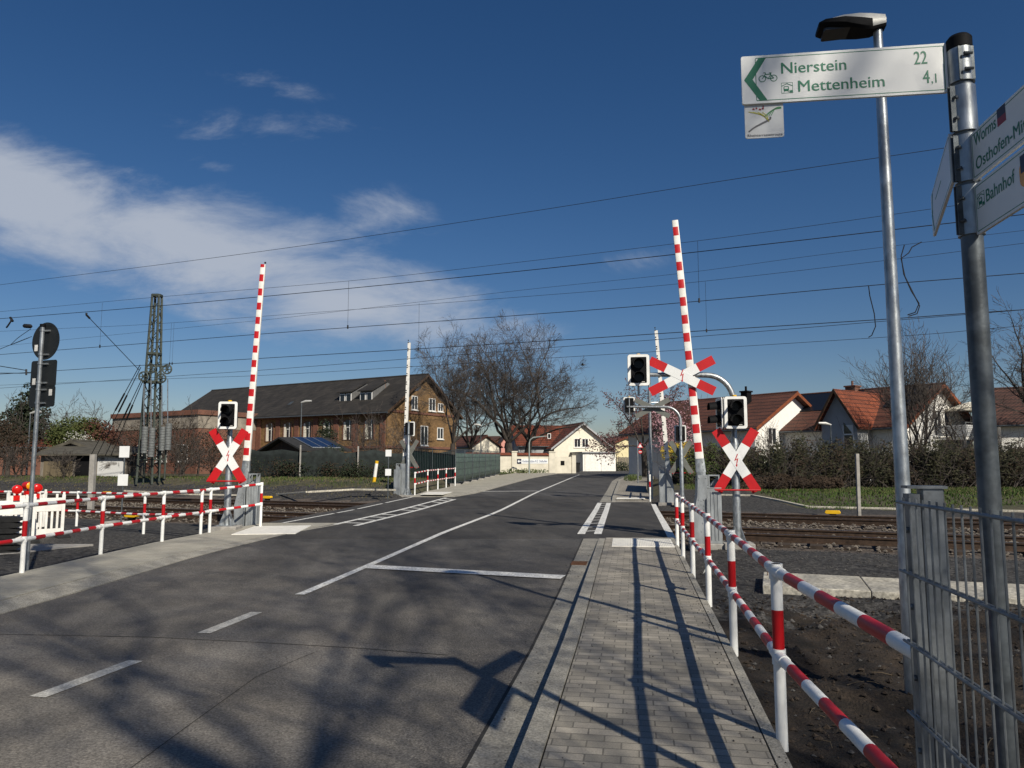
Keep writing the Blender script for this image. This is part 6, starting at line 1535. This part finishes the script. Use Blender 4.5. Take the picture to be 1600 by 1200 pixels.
# ------------------------------------------------------------------ vegetation
def tree(name, label, base, h, r0, seed, fork=.28, limbs=4, spread=.55, levels=5, kids=(5, 5, 4, 4), twig=.014, group=None, cat='tree', trop=.025, mtwig=None, multi=0, lenf=(.62, .6, .55, .5), leaf=None, wob=.20, dirz=None, env=None):
    rnd = random.Random(seed); tr = MB(); cr_ = MB(); tips = []
    def seg(p, d, L_, r, lev, rend):
        n = max(3, int(L_ / (.9 if lev < 2 else .55))) if lev < 4 else 2
        n = min(n, 9); pts = [p.copy()]; rs = [r]
        for i in range(n):
            d = (d + Vector((rnd.gauss(0, wob), rnd.gauss(0, wob), rnd.gauss(0, wob * .7) + trop * (.5 if lev < 1 else 1)))).normalized()
            p = p + d * (L_ / n); pts.append(p.copy()); rs.append(r + (rend - r) * (i + 1) / n)
        (tr if lev <= 1 else cr_).tube(pts, rs, 9 if lev == 0 else (7 if lev == 1 else (5 if lev == 2 else 3)), 0, caps=lev <= 1)
        return pts, rs, d
    def child_dir(d, ang):
        u = d.orthogonal().normalized(); w = d.cross(u); a = rnd.uniform(0, 2 * math.pi)
        return (d * math.cos(ang) + (u * math.cos(a) + w * math.sin(a)) * math.sin(ang)).normalized()
    def outside(q):
        return ((q.x - env[0]) / env[3]) ** 2 + ((q.y - env[1]) / env[3]) ** 2 + ((q.z - env[2]) / (env[4] if q.z > env[2] else env[5])) ** 2 > 1
    def grow(p, d, L_, r, lev):
        if env:
            for _ in range(5):
                if outside(p + d * L_): L_ *= .72
            if L_ < .18: return
        rend = max(r * .42, twig * .6); pts, rs, de = seg(p, d, L_, r, lev, rend)
        if lev >= levels - 1: tips.append(pts[-1]); return
        nk = kids[min(lev, len(kids) - 1)]
        for k in range(nk):
            t = .25 + .75 * (k + rnd.random() * .8) / nk; t = min(t, .99); i = min(int(t * (len(pts) - 1)), len(pts) - 2); f = t * (len(pts) - 1) - i
            q = pts[i] + (pts[i + 1] - pts[i]) * f; rr = max((rs[i] * .50) * rnd.uniform(.7, 1.0), twig)
            grow(q, child_dir((pts[i + 1] - pts[i]).normalized(), rnd.uniform(.45, 1.0)), L_ * lenf[min(lev, 3)] * rnd.uniform(.65, 1.2) * (1.15 - .4 * t), rr, lev + 1)
        grow(pts[-1], de, L_ * lenf[min(lev, 3)] * rnd.uniform(.8, 1.1), max(rend, twig), lev + 1)
    base = Vector(base)
    stems = multi or 1
    for sidx in range(stems):
        d0 = Vector((rnd.gauss(0, .05), rnd.gauss(0, .05), 1)).normalized() if not multi else Vector((math.cos(sidx * 2.4 + seed) * rnd.uniform(.1, .35), math.sin(sidx * 2.4 + seed) * rnd.uniform(.1, .35), 1)).normalized()
        pts = [base + Vector((0, 0, -.3)), base + Vector((0, 0, .02)), base + d0 * (h * fork * .5), base + d0 * (h * fork)]
        rr = r0 / math.sqrt(stems); tr.tube(pts, [rr * 1.5, rr * 1.2, rr * .95, rr * .85], 10)
        p = pts[-1]; az = rnd.uniform(0, 6.28)
        for k in range(limbs):
            az += 2 * math.pi / limbs + rnd.uniform(-.4, .4); tl = spread * rnd.uniform(.6, 1.25) if k else spread * .15
            d = Vector((math.cos(az) * math.sin(tl), math.sin(az) * math.sin(tl), math.cos(tl)))
            if dirz: d = (d + Vector(dirz) * rnd.uniform(.2, 1)).normalized()
            grow(p, d, h * (1 - fork) * .52 * rnd.uniform(.85, 1.1), rr * rnd.uniform(.27, .44), 1)
    t = thing(name, label, cat, base, group)
    build('trunk', tr, M_bark, t); build('crown', cr_, mtwig or M_twig, t)
    if leaf:
        lm, sz, frac, rad = leaf; lb2 = MB()
        for q in tips:
            for _ in range(frac):
                c = q + Vector((rnd.gauss(0, rad), rnd.gauss(0, rad), rnd.gauss(0, rad))); a = Vector((rnd.gauss(0, 1), rnd.gauss(0, 1), rnd.gauss(0, 1))).normalized(); b2 = a.orthogonal().normalized(); s_ = sz * rnd.uniform(.6, 1.3)
                lb2.add([c - a * s_, c + b2 * s_ * .6, c + a * s_, c - b2 * s_ * .6], [(0, 1, 2, 3)])
        build('leaves', lb2, lm, t, smooth=False)
    return t, len(tips)
def tb_(px, Y, z=.5): p = at(px, 735, Y); p.z = z; return p
def env_(pxc, Y, ytop, R_, zc=.45, low=.4):
    c = at(pxc, 700, Y); zt_e = at(pxc, ytop, Y).z; zc_ = .5 + (zt_e - .5) * zc; return (c.x, Y, zc_, R_, zt_e - zc_, (zc_ - .5) * (1 - low))
BT = 'large bare trees at the road end'
tree('bare_tree', 'tallest broad bare tree with forked trunk in the centre behind the wall', tb_(797, 84), 20, .52, 11, fork=.16, limbs=8, spread=.72, kids=(6, 6, 6, 5), levels=6, twig=.0125, group=BT, lenf=(.66, .62, .58, .58), env=env_(806, 84, 480, 7.2, .5, .25))
tree('bare_tree', 'wide bare tree leaning right above the red roofed cream house', tb_(822, 88), 19, .46, 23, fork=.18, limbs=8, spread=.85, kids=(6, 6, 5, 5), levels=6, twig=.0125, group=BT, dirz=(.22, 0, .1), lenf=(.66, .62, .58, .58), env=env_(856, 88, 525, 6.2, .5, .25))
tree('bare_tree', 'slender bare tree in front of the brick gable', tb_(706, 62), 14.5, .24, 31, fork=.18, limbs=7, spread=.50, kids=(6, 6, 5, 5), levels=6, twig=.0095, group=BT, lenf=(.64, .60, .56, .55), env=env_(694, 62, 492, 3.3, .55, .4))
tree('bare_tree', 'bare tree between brick gable and the tallest tree', tb_(736, 86), 16, .32, 47, fork=.16, limbs=7, spread=.6, kids=(6, 6, 5, 5), levels=6, twig=.0125, group=BT, env=env_(741, 86, 515, 4.6, .5, .3))
tree('budding_tree', 'dark budding tree behind the arm of distant signal mast', tb_(1009, 60, .35), 8.6, .26, 53, fork=.28, limbs=6, spread=1.0, kids=(5, 4, 4, 3), levels=5, twig=.016, leaf=(M_bud, .10, 5, .22), trop=.02)
tree('blossom_tree', 'small pink blossoming tree behind the right barrier boom', tb_(1062, 55, .3), 6.0, .14, 59, fork=.22, limbs=5, spread=.6, kids=(4, 4, 3, 3), levels=5, twig=.012, leaf=(M_blossom, .07, 5, .22))
tree('bare_tree', 'round grey bare tree far behind the pale yellow house', tb_(985, 125, .6), 9.5, .25, 61, fork=.2, limbs=6, spread=.9, kids=(5, 5, 4, 3), levels=5, twig=.03)
tree('bare_tree', 'slim bare tree with several stems in front of the red roofed house', tb_(1436, 46, .3), 10.0, .26, 67, fork=.20, limbs=4, spread=.36, kids=(6, 5, 5, 4), levels=5, twig=.011, multi=4, trop=.13)
tree('bare_tree', 'bare bushy tree just left of the signpost behind the hedge', tb_(1500, 48, .3), 6.5, .16, 71, fork=.2, limbs=5, spread=.6, kids=(5, 4, 4, 3), levels=5, twig=.010)
tree('bare_tree', 'large bare tree with curving limbs at the right picture edge', tb_(1645, 46, .3), 11.5, .34, 83, fork=.25, limbs=6, spread=.75, kids=(5, 5, 4, 4), levels=6, twig=.011, lenf=(.62, .60, .56, .52))
for lab, px, Y, hh_, sd2 in (('bare tree above the white gable of the right hand house', 1120, 80, 9.5, 3), ('bare grey tree behind grey sign backs at far left', 88, 62, 6.8, 4), ('bare tree at the left picture edge behind the sheds', 12, 60, 7.0, 5), ('bare tree left of the lattice mast behind sheds', 152, 66, 7.4, 6), ('bare tree in front of the red brick annex', 285, 60, 6.6, 7)):
    tree('bare_tree', lab, tb_(px, Y, .6), hh_, .16, sd2 * 13, fork=.18, limbs=5, spread=.6, kids=(5, 4, 4, 3), levels=5, twig=.015)
for i, (lab, px, Y, hh_) in enumerate((('bare shrub in front of the brick building, right of solar shed', 566, 56, 5.6), ('bare shrub below the long slate roof, left of solar shed', 330, 52, 3.6), ('bare shrub against the weights of lattice mast', 282, 44, 3.4), ('bare shrub right of the yellow tipped stake', 612, 52, 5.0), ('bare shrub at the left foot of lattice mast', 200, 47, 2.8), ('bare shrub in front of the lean-to shed', 100, 44.5, 1.9), ('low bare shrub at the left picture edge before the sheds', 25, 46, 2.5), ('thin bare shrub in front of the white gable behind hedge', 1205, 50, 4.0))):
    tree('bare_shrub', lab, tb_(px, Y, .6), hh_, .10, 300 + i, fork=.08, limbs=4, spread=.7, kids=(5, 4, 3, 3), levels=5, twig=.010 if Y < 60 else .013, cat='shrub', multi=3)
# street tree behind the viewer whose branches shade the foreground
tree('street_tree', 'tall bare street tree behind the fence beyond the viewer', (5.7, -9.1, -.1), 25, .15, 97, fork=.42, limbs=7, spread=.62, kids=(6, 6, 5, 4), levels=5, twig=.011, lenf=(.64, .60, .56, .52))
tree('street_tree', 'second bare street tree farther behind the viewer', (10.0, -9.5, -.1), 23, .15, 101, fork=.34, limbs=7, spread=.6, kids=(6, 6, 5, 4), levels=5, twig=.011, lenf=(.64, .60, .56, .52))
tree('street_tree', 'added small bare tree out of view behind the viewer, shading the fence', (5.3, -3.3, -.1), 9.5, .10, 131, fork=.36, limbs=8, spread=.7, kids=(5, 5, 4, 3), levels=5, twig=.008, lenf=(.64, .60, .56, .52))  # unseen tree added so its twigs shade the mesh fence and signpost

def leaf_cloud(mb, centers, n, size, rnd, mi=0):
    """small leaf faces spread through lumps (centre, radii)"""
    tot = sum(r[0] * r[1] * r[2] for c, r in centers)
    for c, r in centers:
        k = max(20, int(n * r[0] * r[1] * r[2] / tot)); cm = rnd.choice(mi) if isinstance(mi, (list, tuple)) else mi
        for _ in range(k):
            d = Vector((rnd.gauss(0, 1), rnd.gauss(0, 1), rnd.gauss(0, 1))).normalized() * (rnd.random() ** .42)
            p = Vector((c[0] + d.x * r[0], c[1] + d.y * r[1], c[2] + d.z * r[2]))
            if p.z < c[2] - r[2] * .98: continue
            a = Vector((rnd.gauss(0, 1), rnd.gauss(0, 1), rnd.gauss(0, .8))).normalized(); b = a.orthogonal().normalized(); s = size * rnd.uniform(.6, 1.4)
            mb.add([p - a * s, p + b * s * .55, p + a * s, p - b * s * .55], [(0, 1, 2, 3)], (cm if rnd.random() < .75 else rnd.choice(mi)) if isinstance(mi, (list, tuple)) else mi)
rnd = random.Random(77)
def hedge(name, label, tops, Yf, thick, n, size, mats_, mi, cat='hedge', stems=260):
    """tops: (px, y of its top edge)"""
    t = thing(name, label, cat, gp(tops[0][0], Yf)); cs = []; inner = []
    for (x0, y0), (x1, y1) in zip(tops[:-1], tops[1:]):
        a, b = at(x0, y0, Yf), at(x1, y1, Yf); m = max(1, int((b.x - a.x) / .55))
        for i in range(m):
            u = i / m; X = a.x + (b.x - a.x) * u; zt = a.z + (b.z - a.z) * u
            for k in range(int(thick / .7)):
                Y = Yf + k * .75 + rnd.uniform(-.3, .3); z0 = gh(X, Y); hh_ = (zt - z0) * rnd.uniform(.74, 1.08) * (1 if k < 3 else .95) * (1 + .10 * noise.noise(Vector((X * .45, Y, 3))))
                if k < 2: hh_ *= (.50 + .26 * k) if rnd.random() < .8 else .9
                cs.append(((X + rnd.uniform(-.4, .4), Y + rnd.uniform(-.3, .3), z0 + hh_ * .52), (.50, .50, hh_ * .52)))
    mb = MB(); leaf_cloud(mb, cs, n, size, rnd, mi); build('leaves', mb, mats_, t, smooth=False)
    mb = MB()
    for _ in range(stems):
        c, r = rnd.choice(cs); p = Vector((c[0] + rnd.uniform(-.5, .5), c[1] + rnd.uniform(-.5, .2), gh(c[0], c[1]))); pts = [p]
        d = Vector((rnd.gauss(0, .5), rnd.gauss(0, .4), 1)).normalized()
        k_ = rnd.uniform(.38, .62)
        for _k in range(5): d = (d + Vector((rnd.gauss(0, .3), rnd.gauss(0, .3), -.12))).normalized(); pts.append(pts[-1] + d * r[2] * k_)
        mb.tube(pts, [.02, .017, .014, .011, .008, .006], 4, 0, caps=False)
    build('stems', mb, M_twig, t)
    return t
hedge('bramble_hedge', 'long dark bramble hedge with dry brown patches behind the right tracks', [(1180, 692), (1205, 682), (1235, 676), (1262, 680), (1300, 674), (1345, 683), (1385, 679), (1420, 688), (1460, 681), (1500, 686), (1560, 680), (1640, 682), (1760, 680)], 37.5, 5, 52000, .075, [M_hleaf, M_hdry], [0, 0, 0, 0, 1], stems=1500)
hedge('green_hedge', 'lighter green hedge left of the dark bramble hedge', [(1082, 700), (1110, 694), (1140, 692), (1190, 696)], 43, 4, 16000, .08, [M_gleaf, M_hdry], [0, 0, 0, 1])
hedge('dry_leaf_bank', 'bank of dry brown leaves and twigs in front of bramble hedge', [(1175, 748), (1200, 742), (1240, 734), (1290, 738), (1330, 750)], 35.6, 1.6, 8000, .06, [M_hdry], 0, 'dry shrub', 80)
def bush(name, label, lumps, n, size, m, cat='bush', mats_=None, mi=0):
    c0 = lumps[0][0]; t = thing(name, label, cat, (c0[0], c0[1], gh(c0[0], c0[1]))); mb = MB(); leaf_cloud(mb, lumps, n, size, rnd, mi); build('leaves', mb, mats_ or m, t, smooth=False)
    mb = MB()
    for (c, r) in lumps: b = Vector((c[0], c[1], gh(c[0], c[1]) - .1)); mb.tube([b, b + Vector((.1, 0, (c[2] - b.z) * .6)), Vector(c)], [.08, .06, .03], 6)
    build('trunk', mb, M_bark, t); return t
def lump(px, py, Y, rx, rz_, ry=None): p = at(px, py, Y); return (tuple(p), (rx, ry or rx, rz_))
bush('evergreen_bush', 'rounded yellowish green bush above the sheds at left', [lump(118, 675, 56, 1.9, 1.2), lump(98, 680, 56, 1.2, .9), lump(140, 672, 56, 1.2, 1.0), lump(122, 690, 56, 2.2, 1.2)], 7000, .09, M_ivy)
bush('white_blossom_bush', 'bush with white blossoms below the rounded green bush', [lump(120, 684, 54.5, .9, .6), lump(132, 689, 54.5, .7, .5)], 380, .05, M_wblossom)
bush('red_leaved_bush', 'reddish brown bush right of the rounded green bush', [lump(152, 684, 56, 1.3, 1.5), lump(168, 688, 57, 1.0, 1.4)], 3000, .08, mat('red_leaf', (.060, .020, .013), .8, col2=(.09, .035, .02), sc=1.5))
bush('conifer', 'dark ragged conifer behind the grey sign backs at left', [lump(44, 612, 62, .5, 1.0), lump(40, 630, 62, 1.1, 1.0), lump(48, 645, 62, 1.5, 1.1), lump(36, 660, 62, 1.9, 1.3), lump(46, 680, 62, 2.1, 1.6), lump(30, 700, 62, 2.3, 1.7)], 6500, .13, M_cleaf, 'conifer')
bush('brown_thicket', 'brown thicket at left picture edge behind the sheds', [lump(8, 690, 52, 2.0, 1.4), lump(35, 705, 51, 1.6, 1.2), lump(-15, 680, 52, 1.8, 1.8)], 4500, .07, M_hdry, 'thicket')
bush('brown_thicket', 'brown thicket around the lattice mast foot and annex', [lump(205, 700, 50, 1.6, 1.6), lump(235, 690, 51, 1.5, 1.8), lump(275, 695, 50, 1.8, 1.7), lump(310, 705, 49, 1.7, 1.4), lump(345, 700, 49, 1.5, 1.5)], 7500, .055, M_hdry, 'thicket')
bush('small_conifer', 'small dark green conifer behind the solar shed', [lump(509, 672, 61, .6, 1.0), lump(510, 684, 61, 1.0, .9), lump(522, 712, 50, .8, .8)], 1500, .08, M_cleaf, 'conifer')
bush('yellow_shrub', 'yellow flowering shrub behind distant signal mast on the right', [lump(1052, 708, 46, .8, .7), lump(1066, 705, 47, .7, .7)], 1500, .06, None, 'shrub', [M_gleaf, mat('forsythia', (.45, .32, .02), .8, var=.2)], [0, 1, 1])
bush('verge_shrub', 'low green shrub beside the warning sign post', [lump(990, 746, 52, .7, .25), lump(985, 748, 50, .5, .2)], 700, .05, M_gleaf, 'shrub')
bush('climbing_shrub', 'bare climbing shrub on the right wall of the garage house', [lump(947, 705, 95, 1.0, 1.4), lump(945, 722, 95, .8, 1.0)], 800, .09, M_hdry, 'shrub')
bush('wall_shrub', 'low green shrubs at foot of the white wall', [lump(800, 738, 74.5, 1.3, .35), lump(822, 737, 75, 1.2, .35), lump(843, 737, 76, 1.0, .3)], 1200, .07, M_gleaf, 'shrub')
bush('garden_bushes', 'dark garden bushes in front of the grey board fence', [lump(952, 730, 102, 1.2, 1.0), lump(972, 731, 101, 1.4, .9), lump(940, 733, 100, .8, .6)], 1800, .10, M_cleaf, 'bushes')
# ivy on the netting fence
mb = MB(); cs = []
for i in range(40):
    px = rnd.uniform(392, 640); Y = 44.4 + rnd.uniform(-.2, .2); p = gp(px, Y); cs.append(((p.x, p.y, p.z + rnd.uniform(.1, .7)), (.7, .25, rnd.uniform(.3, .7))))
t = thing('fence_brambles', 'low dry brambles along the foot of dark netting fence', 'brambles', gp(500, 44)); leaf_cloud(mb, cs, 5500, .05, rnd, [0, 0, 1]); build('leaves', mb, [M_cleaf, M_hdry], t, smooth=False)

# grass
def blades(mb, region, n, hmin, hmax, dens=None, w=.012, mi=0):
    k = 0
    while k < n:
        x, y = region(); k += 1
        if dens and rnd.random() > dens(x, y): continue
        z = gh(x, y); h = rnd.uniform(hmin, hmax); a = rnd.uniform(0, 6.28); lx_, ly_ = rnd.gauss(0, h * .45), rnd.gauss(0, h * .45); ww = w * (1 + y / 40)
        mb.add([(x - ww * math.cos(a), y - ww * math.sin(a), z - .02), (x + ww * math.cos(a), y + ww * math.sin(a), z - .02), (x + lx_, y + ly_, z + h)], [(0, 1, 2)], mi if not isinstance(mi, tuple) else rnd.choice(mi))
def corr_ok(x, y): return 0 if corridor(x, y) > .2 else 1
mb = MB()
def reg_r(): y = rnd.uniform(26.5, 44); return rnd.uniform(7 + .15 * (y - 26), 34), y
def d_r(x, y):
    q = tq(x, y); return corr_ok(x, y) * sst(9.9, 10.6, q) * (1 if (x > 10.8 or q > 18) else 0)
blades(mb, reg_r, 40000, .04, .12, d_r, .016)
blades(mb, reg_r, 16000, .04, .13, lambda x, y: d_r(x, y) * sst(15, 18, tq(x, y)), .016, 1)
def reg_l(): return rnd.uniform(-36, -5.0), rnd.uniform(27, 47)
def d_l(x, y): q = tq(x, y); n_ = noise.noise(Vector((x * .3, y * .3, 9))); return corr_ok(x, y) * sst(10.4, 11.8, q) * (.22 + .7 * sst(-.2, .3, n_))
blades(mb, reg_l, 34000, .04, .13, d_l, .016, (0, 0, 1)); blades(mb, reg_l, 16000, .03, .11, lambda x, y: corr_ok(x, y) * sst(8.6, 9.6, tq(x, y)) * .5, .016, 1)
def reg_f(): return rnd.uniform(-10, 30), rnd.uniform(66, 100)
blades(mb, reg_f, 9000, .08, .2, corr_ok, .02)
setp(build('grass', mb, [M_blade, M_dryblade], smooth=False), kind='stuff')
